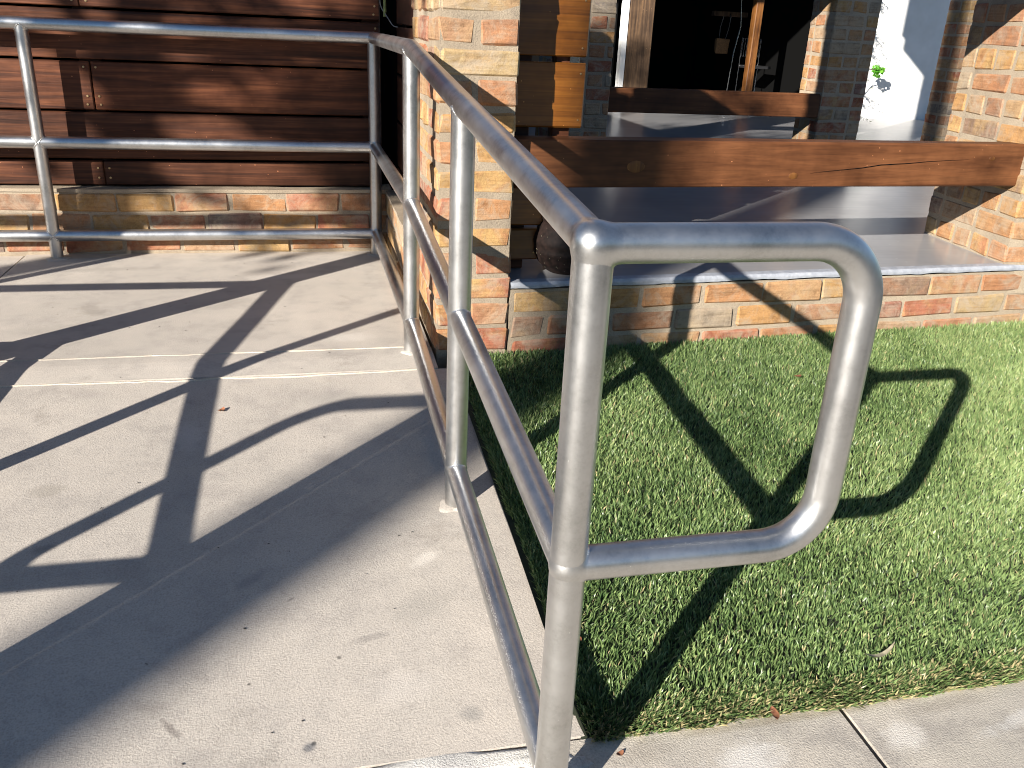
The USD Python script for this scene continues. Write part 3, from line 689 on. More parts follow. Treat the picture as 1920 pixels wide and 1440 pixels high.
# dwarf wall under the wooden fence, turning along the ramp platform to the pillar
dwarf = thing('low_brick_wall', 'low tan brick wall under the wooden fence, with a cement top', 'brick wall')
rng = np.random.default_rng(14)
FY = 3.955
obj('mortar', rough_box((-4.2, FY + 0.003, -0.15), (0.372, FY + 0.145, 0.264), 0.03, 0.003), M['mortar'], dwarf, smooth=30)
obj('mortar', rough_box((0.352, 3.240, -0.15), (0.470, FY + 0.10, 0.262), 0.025, 0.003), M['mortar'], dwarf, smooth=30)
lay_bricks(dwarf, [b for b in wall_boxes(-2.4, 0.352, FY, FY + 0.10, 0.010, 3, rng, ch=0.0765)], rng, M['brick'], proud=0.006)
bx = []
for (ya, za), (yb, zb) in [((b[0][0], b[0][2]), (b[1][0], b[1][2])) for b in wall_boxes(3.245, FY - 0.015, 0, 1, 0.010, 3, rng, ch=0.0765)]:
    bx.append(((0.349, ya, za), (0.45, yb, zb)))
lay_bricks(dwarf, bx, rng, M['brick'], proud=0.006)
cap = rough_box((-4.2, FY - 0.003, 0.266), (0.376, FY + 0.15, 0.280), 0.03, 0.004, 9.0)
obj('cement_cap', cap, M['mortar'], dwarf, smooth=40)
cap = rough_box((0.346, 3.243, 0.2655), (0.472, FY - 0.008, 0.2785), 0.025, 0.004, 9.0)
obj('cement_cap', cap, M['mortar'], dwarf, smooth=40)

# ------------------------------------------------------------------ wooden fence
rows = [(0.288, 0.388), (0.397, 0.584), (0.592, 0.781), (0.791, 0.974), (0.984, 1.170), (1.180, 1.366), (1.376, 1.562), (1.572, 1.758)]
fence = thing('wooden_fence', 'dark red brown fence of wide horizontal boards behind the far handrail', 'fence')
rng = np.random.default_rng(3)
BY = 4.010
def screw(x, y, z, parent, axis=1):
    s = trimesh.creation.cylinder(radius=0.0042, height=0.005, sections=10)
    s.apply_transform(trimesh.transformations.rotation_matrix(PI / 2, [1, 0, 0] if axis == 1 else [0, 1, 0]))
    s.apply_translation((x, y, z))
    obj('screw', s, M['screw'], parent, smooth=30)
for k, (z0, z1) in enumerate(rows):
    jx = [-0.830, -0.835, -0.832, -0.842, -0.840, -0.84, -0.83, -0.85][k]
    cuts = [(-4.2, -2.6), (-2.596, jx - 0.002), (jx + 0.002, 0.335)] if k % 2 == 0 else [(-4.2, -1.78), (-1.776, 0.335)]
    for xa, xb in cuts:
        d = rng.uniform(-0.002, 0.003)
        b = obj('board', cbox((xa, BY + d, z0 + rng.uniform(-0.001, 0.001)), (xb, BY + 0.024 + d, z1), 0.0028, rng, 0.0012), M['fence'], fence)
        for xx in (xa + 0.022, xb - 0.022):
            if -2.7 < xx:
                for zz in ((z0 + 0.022, z0 + 0.055, z1 - 0.022) if z1 - z0 > 0.15 else (z0 + 0.03, z1 - 0.03)):
                    screw(xx + rng.uniform(-0.004, 0.004), BY + d - 0.001, zz, b)
for x in (-2.6, -1.78, -0.835, 0.30):
    obj('fence_post', cbox((x - 0.04, BY + 0.030, 0.27), (x + 0.04, BY + 0.10, 1.77), 0.003), M['fence'], fence)
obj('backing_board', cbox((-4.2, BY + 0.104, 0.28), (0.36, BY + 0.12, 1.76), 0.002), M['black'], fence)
fence2 = thing('wooden_fence', 'short dark board fence in shade between the fence corner and brick pillar', 'fence')
for k, (z0, z1) in enumerate(rows):
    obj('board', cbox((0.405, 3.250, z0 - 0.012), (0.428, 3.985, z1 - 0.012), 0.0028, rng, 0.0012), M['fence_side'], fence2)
for y in (3.30, 3.95):
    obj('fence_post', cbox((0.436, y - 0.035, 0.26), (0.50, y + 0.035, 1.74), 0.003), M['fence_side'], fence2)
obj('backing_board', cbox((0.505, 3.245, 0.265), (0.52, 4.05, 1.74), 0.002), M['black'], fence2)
# thin cable hanging in the corner
c = fillet([(0.332, 3.985, 1.30), (0.336, 3.975, 1.04), (0.385, 3.93, 0.965), (0.402, 3.90, 0.962)], [0.05, 0.03])
cab = thing('hanging_cable', 'thin grey cable hanging in the dark fence corner above the handrail', 'cable')
obj('cable', tube(c, 0.0022, 8), M['twine'], cab, smooth=40)
obj('cable_tag', tube([(0.353, 3.962, 1.16), (0.354, 3.962, 1.02), (0.352, 3.962, 1.00)], 0.006, 10), M['green_glass'], cab, smooth=40)

# ------------------------------------------------------------------ handrails
RT = 0.02415
def ring_weld(center, e, a, r=RT, w=0.0026, seed=0):
    """Weld bead where a pipe of direction e meets a pipe of axis a."""
    e = unit(e); a = unit(np.asarray(a, float) - e * np.dot(a, e)); wv = np.cross(e, a)
    ph = np.linspace(0, 2 * PI, 49)
    rr = r * 1.01
    pts = [np.asarray(center) + rr * (math.cos(p) * a + math.sin(p) * wv) + e * (r * abs(math.cos(p)) * 0.98 + 0.001 if True else 0) for p in ph]
    # the saddle: far from the axis at the sides, close at top and bottom
    pts = [np.asarray(center) + rr * (math.cos(p) * a + math.sin(p) * wv) + e * math.sqrt(max(0.0, r * r - (r * math.sin(p)) ** 2) + 0.00001) for p in ph]
    rg = np.random.default_rng(seed)
    rad = w * (0.75 + 0.5 * rg.random(len(ph)))
    return tube(np.array(pts), w, 8, caps=False, rad=rad)

def weld_joint(center, dirs, reach, k, r, grow=0.0, edge=0.0028):
    """Pipes meeting at a point, blended as a ground weld: level set of a smooth union of capsules."""
    import manifold3d
    D = [unit(d) for d in dirs]
    c = np.asarray(center, float)
    lim = reach + r * 1.5
    def f(x, y, z):
        acc = 0.0
        for (dx, dy, dz) in D:
            t = min(max(x * dx + y * dy + z * dz, 0.0), reach)
            qx, qy, qz = x - t * dx, y - t * dy, z - t * dz
            acc += math.exp(-(math.sqrt(qx * qx + qy * qy + qz * qz) - r) / k)
        d = -k * math.log(acc) if acc > 0 else 1.0
        return -(d + k * grow)
    mm = manifold3d.Manifold.level_set(f, [-lim, -lim, -lim, lim, lim, lim], edge)
    v, tr, _ = meshkit.arrays(mm)
    return trimesh.Trimesh(v + c, tr, process=False)

def handrail(label, P, arm, loop_dir, arm_posts, seed, thick_post=None, cat='handrail'):
    """P: posts from the inner corner to the front end as (x, y, top z). arm: end point x of the far leg. loop_dir: +1 or -1 along x."""
    t = thing('handrail', label, cat)
    DM, DL, LL = 0.4417, 0.8197, 0.370
    C = np.array(P[0]); F = np.array(P[-1])
    k = [0]
    def part(name, mesh, mt='steel'):
        return obj(name, mesh, M[mt], t, smooth=40)
    zs = lambda p, d: np.array([p[0], p[1], p[2] - d])
    for x, y, z in P:
        part('post', tube([(x, y, ramp_z(y) - 0.06 if y > YEND else PAV - 0.06), (x, y, z)], RT * 1.04))
    for x in arm_posts:
        part('post', tube([(x, C[1], -0.06), (x, C[1], C[2])], RT))
    for name, d in (('top_rail', 0.0), ('middle_rail', DM), ('bottom_rail', DL)):
        pts = [zs(p, d) for p in P]
        for i in range(1, len(pts) - 1):                      # gentle bends
            pass
        run = fillet(pts, [0.06] * (len(pts) - 2), 6) if d == 0 else np.array(pts)
        part(name, tube(run, RT))
        part(name, tube([zs(C, d), (arm, C[1], C[2] - d)], RT))
    # rounded corners of the top rail
    near = loop_dir > 0
    s = trimesh.creation.icosphere(3, RT * 1.02); s.apply_translation(C)
    part('rail_corner', s)
    if near:
        part('rail_corner', weld_joint(F, [np.array(P[-2]) - F, (1, 0, 0), (0, 0, -1)], 0.075, 0.0038, RT * 0.985, edge=0.0034))
        part('weld_joint', weld_joint(F - [0, 0, DM], [np.array(P[-2]) - F, (1, 0, 0), (0, 0, 1), (0, 0, -1)], 0.05, 0.0020, RT * 0.985, edge=0.0036))
        for q in P[1:-1]:
            i = P.index(q)
            for d in (DM, DL):
                part('weld_joint', weld_joint(zs(q, d), [np.array(P[i - 1]) - q, np.array(P[i + 1]) - q, (0, 0, 1), (0, 0, -1)], 0.045, 0.0020, RT * 0.985, edge=0.0044))
    else:
        s = trimesh.creation.icosphere(3, RT * 1.02); s.apply_translation(F)
        part('rail_corner', s)
    s = np.array([loop_dir, 0, 0.0])
    lp = fillet([F, F + s * LL, F + s * LL - [0, 0, DM], F - [0, 0, DM]], [0.082, 0.082], 16)
    part('end_loop', tube(lp, RT))
    # weld beads
    w = []
    for i, p in enumerate(P):
        if near and i == 1 or near and i == 2: continue
        for d in ((DL,) if near and i == 3 else (DM, DL)):
            q = zs(p, d)
            if i > 0:
                w.append((q, np.array(P[i - 1]) - p)); 
            if i < len(P) - 1:
                w.append((q, np.array(P[i + 1]) - p))
        if i == 0:
            for d in (DM, DL): w.append((zs(p, d), (arm - C[0], 0, 0)))
    if not near: w.append((F - [0, 0, DM], s))
    for x in arm_posts:
        for d in (DM, DL):
            for e in (-1, 1): w.append((np.array([x, C[1], C[2] - d]), (e, 0, 0)))
    for i, (q, e) in enumerate(w):
        part('weld_bead', ring_weld(q, e, (0, 0, 1.0), seed=seed + i), 'weld')
    # post tops under the top rail
    for (x, y, z) in list(P[1:-1]) + [(x, C[1], C[2]) for x in arm_posts]:
        ph = np.linspace(0, 2 * PI, 49)
        along = (0, 1.0) if y < C[1] - 0.01 else (1.0, 0)
        pts = []
        for p in ph:
            u, v = math.cos(p) * RT * 1.01, math.sin(p) * RT * 1.01          # u along the rail, v across
            pts.append((x + u * along[0] + v * along[1], y + u * along[1] + v * along[0], z - math.sqrt(max(0, RT * RT - v * v) + 1e-5) ))
        part('weld_bead', tube(pts, 0.003, 8, caps=False, rad=0.0026 * (0.7 + 0.6 * np.random.default_rng(seed).random(49))), 'weld')
    return t

ZT = 0.916
right_posts = [(0.299, 3.898, ZT), (0.309, 2.633, ZT), (0.314, 1.784, 0.836), (0.323, 0.943, 0.757)]
handrail('silver steel pipe handrail along the ramp, with a rounded end loop over the lawn', right_posts, -3.9, 1, (-1.034, -2.37, -3.7), 100)
left_posts = [(-0.994, 2.633, ZT), (-1.076, 1.784, 0.836), (-1.085, 0.943, 0.757)]
handrail('silver steel pipe handrail on the other side of the ramp, out of view', left_posts, -3.9, -1, (-2.15, -3.2), 300)

pole = thing('round_pole', 'round timber pole beside the far end of the other handrail, out of view', 'pole')
obj('timber', tube([(-1.130, 2.60, -0.1), (-1.130, 2.60, 1.05), (-1.15, 2.60, 2.3)], 0.043, 24), M['bark'], pole, smooth=40)
# ------------------------------------------------------------------ porch woodwork
def beam(name, label, pts, z0, z1, depth, material, cat='beam'):
    t = thing(name, label, cat)
    (xa, ya), (xb, yb) = pts
    L = math.hypot(xb - xa, yb - ya); ang = math.atan2(yb - ya, xb - xa)
    b = cbox((0, 0, z0), (L, depth, z1), 0.005, np.random.default_rng(2), 0.002)
    rotz_about(b, ang, [0, 0, 0]); b.apply_translation((xa, ya, 0))
    obj('timber', b, material, t)
    return t
nb = beam('wooden_beam', 'long reddish brown timber beam across the near porch opening', [(0.640, 2.664), (2.600, 2.758)], 0.518, 0.668, 0.10, M['beam'])
beam('wooden_beam', 'darker timber beam across the rear porch opening, left of the middle pillar', [(1.88, 5.50), (3.405, 5.50)], 0.505, 0.655, 0.11, M['beam'])
beam('wooden_beam', 'upper timber beam of the near porch opening, above the view', [(0.60, 2.66), (2.60, 2.75)], 1.255, 1.42, 0.10, M['beam'])
beam('wooden_beam', 'upper timber beam of the rear porch opening, above the view', [(1.88, 5.50), (3.405, 5.50)], 1.27, 1.42, 0.11, M['beam'])
# crack along the near beam: a thin dark split with depth
ang = math.atan2(0.094, 1.96)
def on_beam(s, z, out=0.0):
    return np.array([0.640 + s * math.cos(ang) + out * math.sin(ang), 2.664 + s * math.sin(ang) - out * math.cos(ang), z])
cp = [(1.05, 0.565), (1.12, 0.572), (1.25, 0.583), (1.33, 0.594), (1.45, 0.600), (1.52, 0.606), (1.62, 0.611), (1.70, 0.614)]
obj('split', tube([on_beam(s, z, 0.0004) for s, z in cp], 0.0016, 6, rad=[0.0004, 0.0010, 0.0017, 0.0019, 0.0015, 0.0012, 0.0009, 0.0003]), M['black'], nb)
for s, z, r in ((0.40, 0.585, 0.024), (0.985, 0.556, 0.014), (1.80, 0.618, 0.010)):
    k = trimesh.creation.icosphere(2, 1.0); k.apply_scale((r * 1.3, 0.002, r * 0.8)); rotz_about(k, ang, [0, 0, 0]); k.apply_translation(on_beam(s, z))
    obj('knot', k, M['amber_timber'], nb, smooth=True)
# orange boards beside the pillar
panel = thing('slatted_panel', 'panel of wide orange varnished boards beside the near brick pillar', 'wooden panel')
rng = np.random.default_rng(31)
for z0, z1 in ((0.268, 0.372), (0.384, 0.508), (0.695, 0.889), (0.908, 1.098), (1.118, 1.30), (1.32, 1.50)):
    xb = 0.866 if z0 > 0.6 else 0.805 if z0 > 0.38 else 0.745
    b = obj('board', cbox((0.622, 2.742, z0), (xb + rng.uniform(-0.002, 0.003), 2.766, z1), 0.003, rng, 0.001), M['varnish'], panel)
    for xx, zz in ((xb - 0.016, z0 + 0.025), (xb - 0.016, z1 - 0.03)):
        s = trimesh.creation.cylinder(radius=0.0026, height=0.004, sections=10)
        s.apply_transform(trimesh.transformations.rotation_matrix(PI / 2, [1, 0, 0])); s.apply_translation((xx, 2.7415, zz))
        obj('screw', s, M['screw'], b, smooth=30)
obj('upright', cbox((0.640, 2.770, 0.232), (0.700, 2.82, 1.55), 0.003), M['fence'], panel)
obj('upright', cbox((0.735 + 0.04, 2.770, 0.66), (0.835, 2.82, 1.55), 0.003), M['fence'], panel)
obj('bracket', cbox((0.815, 2.748, 0.889), (0.845, 2.760, 0.909), 0.001), M['chrome'], panel)
# dark pot at the porch edge
pot = thing('plant_pot', 'dark ribbed round pot on the porch edge behind the handrail', 'pot', (0.842, 2.735, 0.2315))
PZ = 0.78
pr = [(0.0, 0.0), (0.062, 0.0), (0.070, 0.006), (0.100, 0.045), (0.117, 0.09), (0.120, 0.13), (0.113, 0.17), (0.098, 0.205), (0.090, 0.215), (0.096, 0.232), (0.090, 0.238), (0.082, 0.232), (0.078, 0.20), (0.0, 0.19)]
pp = []
for (r0, z0), (r1, z1) in zip(pr[:-1], pr[1:]):
    for s in np.linspace(0, 1, 6)[:-1]:
        r, z = r0 + (r1 - r0) * s, z0 + (z1 - z0) * s
        pp.append((r + (0.0016 * math.sin(z * 700) if 0.02 < z < 0.2 and r > 0.07 else 0), z))
pp.append(pr[-1])
pp = [(r * 0.97, z * PZ) for r, z in pp]
obj('body', trimesh.creation.revolve(np.array(pp), sections=48), M['pot'], pot, smooth=35)
rng = np.random.default_rng(77)
dr = []
for _ in range(46):
    th, z = rng.uniform(PI, 2 * PI), rng.uniform(0.02, 0.2)
    r = np.interp(z, [0.006, 0.045, 0.09, 0.13, 0.17, 0.205], [0.07, 0.1, 0.117, 0.12, 0.113, 0.098])
    s = trimesh.creation.icosphere(1, rng.uniform(0.0008, 0.0014)); s.apply_translation((r * 0.97 * math.cos(th), r * 0.97 * math.sin(th), z * PZ)); dr.append(s)
tag(obj('glaze_speck', join(dr), M['pale_leaf'], pot, smooth=True), kind='stuff')

# ------------------------------------------------------------------ the rear of the porch
house = thing('house', 'white plastered house wall with a dark doorway at the rear of the porch', 'building')
obj('wall', rough_box((5.46, 8.70, 0.10), (8.2, 8.95, 3.2), 0.12, 0.002, 3.0), M['white_wall'], house, smooth=30)
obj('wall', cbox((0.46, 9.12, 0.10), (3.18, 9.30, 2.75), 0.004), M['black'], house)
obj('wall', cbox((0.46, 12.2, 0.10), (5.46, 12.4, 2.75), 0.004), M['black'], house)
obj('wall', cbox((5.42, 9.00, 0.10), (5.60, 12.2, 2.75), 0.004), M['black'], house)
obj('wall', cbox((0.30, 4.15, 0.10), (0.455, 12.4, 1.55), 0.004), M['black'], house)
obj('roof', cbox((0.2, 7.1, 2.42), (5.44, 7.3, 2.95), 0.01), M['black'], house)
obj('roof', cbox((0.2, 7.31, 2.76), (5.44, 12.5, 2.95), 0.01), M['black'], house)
post = thing('timber_post', 'weathered rough timber post with a white edge at the dark doorway', 'post')
obj('timber', cbox((3.262, 9.00, 0.231), (3.53, 9.11, 2.755), 0.008, np.random.default_rng(4), 0.005), M['old_timber'], post)
obj('white_edge', cbox((3.205, 9.00, 0.231), (3.258, 9.10, 2.755), 0.003), M['white_wall'], post)
post = thing('timber_post', 'slim amber timber post in the middle of the dark doorway', 'post')
obj('timber', cbox((4.65, 9.0, 0.231), (4.735, 9.10, 2.755), 0.006, np.random.default_rng(6), 0.004), M['amber_timber'], post)
corb = thing('roof_bracket', 'timber bracket and roof beam on the middle pillar, above the view', 'bracket')
obj('bracket', prism([(3.03, 5.56), (3.41, 5.56), (3.41, 5.74), (3.03, 5.74)], lambda x, y: 2.36 if x > 3.2 else 2.66, 2.78), M['beam'], corb)
obj('roof_beam', cbox((3.0, 5.54, 2.782), (3.82, 5.76, 3.3), 0.004), M['beam'], corb)
# things hanging in the dark doorway
bag = thing('paper_bag', 'small brown paper bag hanging in the dark doorway', 'bag', (4.98, 10.4, 0.88))
b = cbox((-0.08, -0.03, -0.08), (0.08, 0.03, 0.08), 0.004, np.random.default_rng(1), 0.01)
obj('body', b, M['paper'], bag)
for dx in (-0.04, 0.04):
    obj('handle', tube([(dx, 0, 0.08), (dx * 1.4 + 0.01, 0, 0.2), (dx * 1.2 + 0.03, 0, 0.33)], 0.003, 6), M['twine'], bag)
sh = thing('wall_shelf', 'short pale shelf rail in the dark doorway above the paper bag', 'shelf')
obj('rail', cbox((4.86, 10.45, 1.21), (5.30, 10.53, 1.265), 0.004), M['old_timber'], sh)
obj('hook', tube([(5.06, 10.44, 1.24), (5.06, 10.41, 1.18)], 0.006, 8), M['chrome'], sh)
tap = thing('metal_stand', 'thin chrome stand in the dark doorway beside the amber post', 'stand')
obj('pole', tube([(5.02, 10.2, 0.231), (5.05, 10.2, 0.8), (5.10, 10.2, 1.1), (5.04, 10.2, 1.6)], 0.009, 10), M['chrome'], tap, smooth=40)
obj('base', trimesh.creation.cylinder(radius=0.12, height=0.02, sections=24, transform=trimesh.transformations.translation_matrix((5.02, 10.2, 0.242))), M['chrome'], tap, smooth=40)
ch = thing('wire_chair', 'dark wire chair back inside the doorway, right of the amber post', 'chair')
for k in range(9):
    x = 5.0 + 0.027 * k
    obj('rod', tube([(x, 9.9, 0.78), (x + 0.006, 9.9, 0.98)], 0.004, 6), M['chrome'], ch)
obj('frame', tube([(4.99, 9.9, 0.232), (4.99, 9.9, 0.98), (5.23, 9.9, 0.98), (5.23, 9.9, 0.232)], 0.008, 8), M['chrome'], ch)
obj('seat', cbox((4.98, 9.6, 0.66), (5.24, 9.9, 0.69), 0.004), M['dark_metal'], ch)

# leaf meshes
def quads(centers, normals, ups, L, Wd):
    """Leaf blades: folded diamonds."""
    n = len(centers)
    side = np.cross(ups, normals); side /= np.linalg.norm(side, axis=1, keepdims=True) + 1e-9
    L = np.broadcast_to(L, n)[:, None]; Wd = np.broadcast_to(Wd, n)[:, None]
    base, tip = centers - ups * L / 2, centers + ups * L / 2
    a, b = centers + side * Wd / 2 - normals * Wd * 0.12, centers - side * Wd / 2 - normals * Wd * 0.12
    V = np.stack([base, a, tip, b], 1).reshape(-1, 3)
    k = 4 * np.arange(n)[:, None]
    F = np.concatenate([k + [0, 1, 2], k + [0, 2, 3]], 1).reshape(-1, 3)
    return V, F
def rand_dirs(rng, n):
    v = rng.normal(size=(n, 3))
    return v / np.linalg.norm(v, axis=1, keepdims=True)

def leaf_cloud(name, centers, rng, L, Wd, material, parent):
    n = len(centers)
    nr, up = rand_dirs(rng, n), rand_dirs(rng, n)
    up = up - nr * (nr * up).sum(1, keepdims=True); up /= np.linalg.norm(up, axis=1, keepdims=True)
    V, F = quads(centers, nr, up, L * rng.uniform(0.7, 1.3, n), Wd * rng.uniform(0.7, 1.3, n))
    o = obj(name, trimesh.Trimesh(V, F, process=False), material, parent)
    tone_primvar(o, np.repeat(rng.random(n), 4))
    return o

# shrub by the white wall
shrub = thing('conifer_shrub', 'thin conifer shrub in front of the white wall, behind the middle pillar', 'shrub', (5.40, 8.28, 0.23))
rng = np.random.default_rng(41)
obj('stem', tube([(0, 0, 0), (0.02, 0.01, 0.5), (-0.01, 0, 1.5)], 0.018, 10, rad=[0.022, 0.018, 0.006]), M['bark'], shrub, smooth=40)
cs, ups = [], []
for _ in range(70):
    z0 = rng.uniform(0.06, 1.45); th = rng.uniform(0, 2 * PI); ln = rng.uniform(0.12, 0.36) * (1.1 - z0 / 2.2)
    d = unit([math.cos(th), math.sin(th), rng.uniform(-0.35, 0.15)])
    for s in np.linspace(0.15, 1, 16):
        p = np.array([0, 0, z0]) + d * ln * s - np.array([0, 0, 0.06 * s * s])
        for _ in range(3):
            cs.append(p + rng.normal(0, 0.006, 3)); ups.append(unit(d + rng.normal(0, 0.8, 3)))
cs, ups = np.array(cs), np.array(ups)
nr = rand_dirs(rng, len(cs)); nr -= ups * (nr * ups).sum(1, keepdims=True); nr /= np.linalg.norm(nr, axis=1, keepdims=True)
V, F = quads(cs, nr, ups, 0.03, 0.005)
o = obj('foliage', trimesh.Trimesh(V, F, process=False), M['needles'], shrub); tone_primvar(o, np.repeat(rng.random(len(cs)), 4))
ball = thing('leafy_plant', 'bright green leafy sprig beside the middle pillar against the white wall', 'plant', (5.83, 8.45, 0.72))
v = rand_dirs(rng, 90) * (rng.random((90, 1)) ** 0.4) * 0.065
leaf_cloud('foliage', v, rng, 0.05, 0.032, M['bright_leaf'], ball)
obj('stem', tube([(-0.40, -0.12, -0.12), (-0.2, -0.06, 0.02), (0, 0, 0.02)], 0.005, 8), M['bark'], ball)

# ------------------------------------------------------------------ trees on the sunny side (out of view; they throw the dappled shade)
ch_, sh_ = math.cos(SUN_AZ), math.sin(SUN_AZ)
def sunpos(u, v, s):
    """Point at sideways offset u, height v above the sun's ray through the origin, s metres along the light."""
    return np.array([u * ch_ + s * sh_, -u * sh_ + s * ch_, v - s * math.tan(SUN_EL)])
tree = thing('leafy_tree', 'leafy tree standing on the sunny side of the ramp, out of view', 'tree')
rng = np.random.default_rng(8)
S0 = -5.4
cl = []
def clump(u, v, ru, rv, n, rs=0.5):
    for _ in range(n):
        a = rng.normal(size=3); a = a / np.linalg.norm(a) * rng.random() ** 0.4
        cl.append(sunpos(u + a[0] * ru, v + a[1] * rv, S0 + a[2] * rs))
clump(-2.66, 1.55, 0.27, 0.46, 900)
clump(-2.88, 1.75, 0.28, 0.38, 480)
clump(-2.55, 2.05, 0.35, 0.30, 500)
clump(-3.15, 2.00, 0.25, 0.22, 160)
for _ in range(34):
    clump(rng.uniform(-4.1, -3.0), rng.uniform(1.05, 2.2), rng.uniform(0.03, 0.09), rng.uniform(0.03, 0.08), int(rng.integers(8, 26)), 0.3)
for _ in range(9):
    clump(rng.uniform(-3.1, -2.8), rng.uniform(0.9, 1.2), 0.03, 0.03, 6, 0.3)
for _ in range(8):
    clump(rng.uniform(-2.2, -1.8), rng.uniform(1.78, 2.1), 0.03, 0.04, 8, 0.3)
for _ in range(60):
    clump(rng.uniform(-4.6, -2.0), rng.uniform(2.3, 4.2), 0.3, 0.22, 50, 0.8)
leaf_cloud('crown', np.array(cl), rng, 0.085, 0.055, M['leaf'], tree)
base = sunpos(-4.0, 0, S0); base[2] = -0.3
top = sunpos(-3.2, 3.2, S0)
obj('trunk', tube([base, base * 0.7 + top * 0.3 + [0.1, 0, 0], top], 0.12, 14, rad=[0.16, 0.12, 0.06]), M['bark'], tree, smooth=40)
for u, v in ((-2.66, 1.7), (-3.7, 1.7), (-2.5, 2.4), (-4.2, 3.6)):
    obj('branch', tube([base * 0.3 + top * 0.7, sunpos(u, v, S0)], 0.03, 8, rad=[0.05, 0.012]), M['bark'], tree, smooth=40)
tall = thing('tall_tree', 'tall bare trunked tree far on the sunny side, out of view', 'tree')
b0 = sunpos(-1.302, 0, -14.0); b0[2] = -0.34
obj('trunk', tube([b0, b0 + [0, 0, 5], b0 + [0, 0, 14.6]], 0.14, 20, rad=[0.172, 0.164, 0.12]), M['bark'], tall, smooth=40)
v = rand_dirs(rng, 2600) * (rng.random((2600, 1)) ** 0.4) * np.array([2.2, 2.2, 1.3]) + b0 + np.array([0, 0, 16.0])
leaf_cloud('crown', v, rng, 0.22, 0.13, M['leaf'], tall)

hedge = thing('far_tree_row', 'row of low trees and hedges across the street, out of view', 'trees', kind='stuff')
az = rng.uniform(math.radians(75), math.radians(345), 7000)
dist = rng.uniform(24, 34, 7000) + 3 * np.sin(az * 9)
hh = (2.2 + 1.6 * np.abs(np.sin(az * 5.3 + 1)) + 1.2 * np.sin(az * 13.7) ** 2) * rng.random(7000) ** 0.6
leaf_cloud('foliage', np.stack([np.sin(az) * dist, np.cos(az) * dist, hh - 0.2], 1), rng, 1.0, 0.7, M['leaf'], hedge)
# ------------------------------------------------------------------ grass
rng = np.random.default_rng(12)
def blades(n, x0, x1, y0, y1):
    x, y = rng.uniform(x0, x1, n), rng.uniform(y0, y1, n)
    e = meshkit.fbm(np.stack([x * 0, y * 9.0, x * 0 + 1.7], 1)); e = e - e.mean()
    k = meshkit.fbm(np.stack([x * 11.0, y * 0, x * 0 + 4.7], 1)); k = k - k.mean()
    left = EDGE + 0.004 + 0.03 * e
    back = 2.600 + (x - 0.62) * math.tan(SA)
    ok = (x > left) & (y > 1.068 + 0.014 * k) & (y < back)
    return x[ok], y[ok]
parts = [blades(235000, EDGE - 0.02, 2.95, 1.05, 2.76), blades(16000, EDGE - 0.02, 2.95, 1.05, 1.13), blades(9000, EDGE - 0.02, EDGE + 0.06, 1.05, 2.62)]
X, Y = (np.concatenate([p[k] for p in parts]) for k in (0, 1))
n = len(X)
P = np.stack([X, Y, [soil_z(y) for y in Y]], 1)
f1 = meshkit.fbm(np.stack([X * 9, Y * 9, X * 0], 1)); f2 = meshkit.fbm(np.stack([X * 9, Y * 9, X * 0 + 9], 1))
f3 = meshkit.fbm(np.stack([X * 2.5, Y * 2.5, X * 0 + 4], 1))
f1, f2, f3 = [(f - f.mean()) / f.std() for f in (f1, f2, f3)]
edge_near = np.clip((1.15 - Y) / 0.08, 0, 1)
edge_left = np.clip((EDGE + 0.05 - X) / 0.04, 0, 1)
lean = np.stack([0.10 + 0.10 * f1 + rng.normal(0, 0.33, n) - 0.45 * edge_left, 0.08 + 0.10 * f2 + rng.normal(0, 0.33, n) - 0.75 * edge_near], 1)
h = 0.0195 * rng.uniform(0.55, 1.25, n) * (1 + 0.35 * (rng.random(n) < 0.03)) * (1 + 0.05 * f3) * (1 + 0.25 * edge_near * rng.random(n))
yaw = rng.uniform(0, 2 * PI, n)
w = 0.0029 * rng.uniform(0.7, 1.25, n)
sd = np.stack([np.cos(yaw), np.sin(yaw), np.zeros(n)], 1) * w[:, None] / 2
up = np.stack([lean[:, 0], lean[:, 1], np.ones(n)], 1); up /= np.linalg.norm(up, axis=1, keepdims=True)
up2 = np.stack([lean[:, 0] * 1.8, lean[:, 1] * 1.8, np.ones(n)], 1); up2 /= np.linalg.norm(up2, axis=1, keepdims=True)
mid = P + up * (h * 0.6)[:, None]
tip = mid + up2 * (h * 0.4)[:, None]
V = np.stack([P - sd, P + sd, mid + sd * 0.9, mid - sd * 0.9, tip], 1).reshape(-1, 3)
k = 5 * np.arange(n)[:, None]
F = np.concatenate([k + [0, 1, 2], k + [0, 2, 3], k + [3, 2, 4]], 1).reshape(-1, 3)
gr = obj('grass', trimesh.Trimesh(V, F, process=False), M['grass'])
tone = np.clip(0.48 + 0.25 * rng.normal(size=n) + 0.07 * f3 + 0.035 * f1 + 0.09 * (X - 1.2), 0, 0.9)
dry = rng.random(n) < 0.02 + 0.4 * edge_near + 0.02 * (f2 > 1.3)
tone[dry] = 1.0
tone_primvar(gr, np.repeat(tone, 5))
tag(gr, 'short bright green turf between ramp, step and pavement', 'grass', kind='stuff')

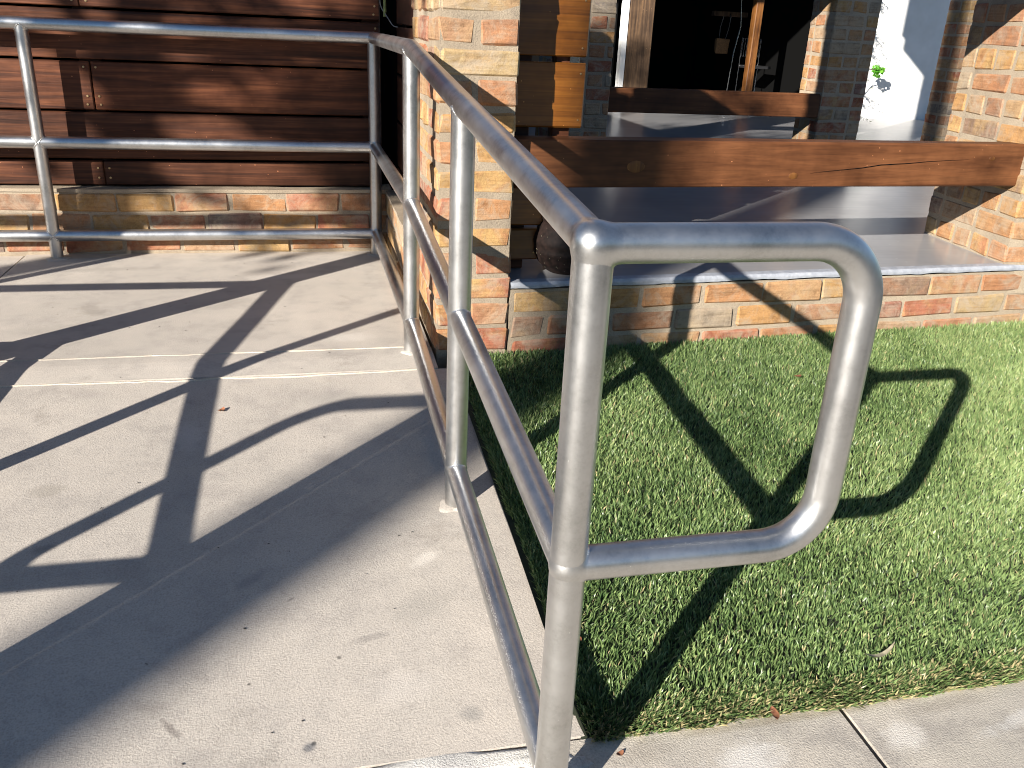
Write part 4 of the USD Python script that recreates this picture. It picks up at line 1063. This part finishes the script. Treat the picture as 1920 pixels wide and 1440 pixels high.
# ------------------------------------------------------------------ small things on the ground
def fallen_leaf(label, x, y, z, L, W, yaw, material, curl=0.25, group=None):
    t = obj('fallen_leaf', curled(x, y, z, L, W, yaw, curl), material, smooth=True)
    tag(t, label, 'leaf', group)
def curled(x, y, z, L, W, yaw, curl):
    u = np.linspace(-1, 1, 9); V, F = [], []
    for a in u:
        hw = W / 2 * max(0.02, (1 - a * a)) ** 0.7
        for b in (-1, 0, 1):
            px, py = a * L / 2, b * hw + 0.08 * L * a * a
            V.append((px * math.cos(yaw) - py * math.sin(yaw) + x, px * math.sin(yaw) + py * math.cos(yaw) + y, z + 0.002 + curl * L * 0.5 * a * a + abs(b) * W * 0.12))
    for k in range(8):
        for s in range(2):
            a = 3 * k + s
            F += [[a, a + 3, a + 4], [a, a + 4, a + 1]]
    m = trimesh.Trimesh(np.array(V), np.array(F), process=False)
    lo = m.copy(); lo.vertices = lo.vertices - [0, 0, 0.0008]; lo.faces = lo.faces[:, ::-1]
    return join([m, lo])
fallen_leaf('small brown dead leaf on the sunlit concrete left of the thick shadow', -0.255, 2.290, ramp_z(2.29), 0.024, 0.014, 0.9, M['dead_leaf'], 0.4)
fallen_leaf('brown dead leaf at the near edge of the turf on the pavement', 0.777, 1.062, PAV + 0.012, 0.034, 0.014, 1.45, M['dead_leaf'], 0.15)
fallen_leaf('long pale curled leaf lying on the turf near the pavement', 1.050, 1.150, soil_z(1.15) + 0.022, 0.085, 0.009, 0.25, M['pale_leaf'], 0.3)
fallen_leaf('tiny brown leaf on the pavement beside the front post shadow', 0.475, 1.035, PAV, 0.016, 0.009, 0.4, M['dead_leaf'], 0.3)
fallen_leaf('pink brown leaf on the turf inside the end loop shadow', 1.250, 1.72, soil_z(1.72) + 0.024, 0.02, 0.012, 0.2, M['dead_leaf'], 0.2)
fallen_leaf('reddish leaf on the turf just right of the front post', 0.470, 1.28, soil_z(1.28) + 0.022, 0.022, 0.012, 2.2, M['dead_leaf'], 0.2)
fallen_leaf('faded leaf on the turf at the far bend of the loop shadow', 1.50, 2.28, soil_z(2.28) + 0.024, 0.026, 0.014, 0.1, M['dead_leaf'], 0.15)
rng = np.random.default_rng(90)
gs = []
for _ in range(60):
    x, y = rng.uniform(-1.1, 0.25), rng.uniform(1.12, 3.8)
    s = trimesh.creation.icosphere(1, 1.0)
    s.apply_scale(rng.uniform(0.0007, 0.0022, 3) * [1.5, 1.0, 0.5]); rotz_about(s, rng.uniform(0, PI), [0, 0, 0])
    s.apply_translation((x, y, ramp_z(y) + 0.001)); gs.append(s)
o = obj('grit', join(gs), M['grit'], smooth=True)
tag(o, 'specks of dark grit scattered on the ramp and platform', 'grit', kind='stuff')
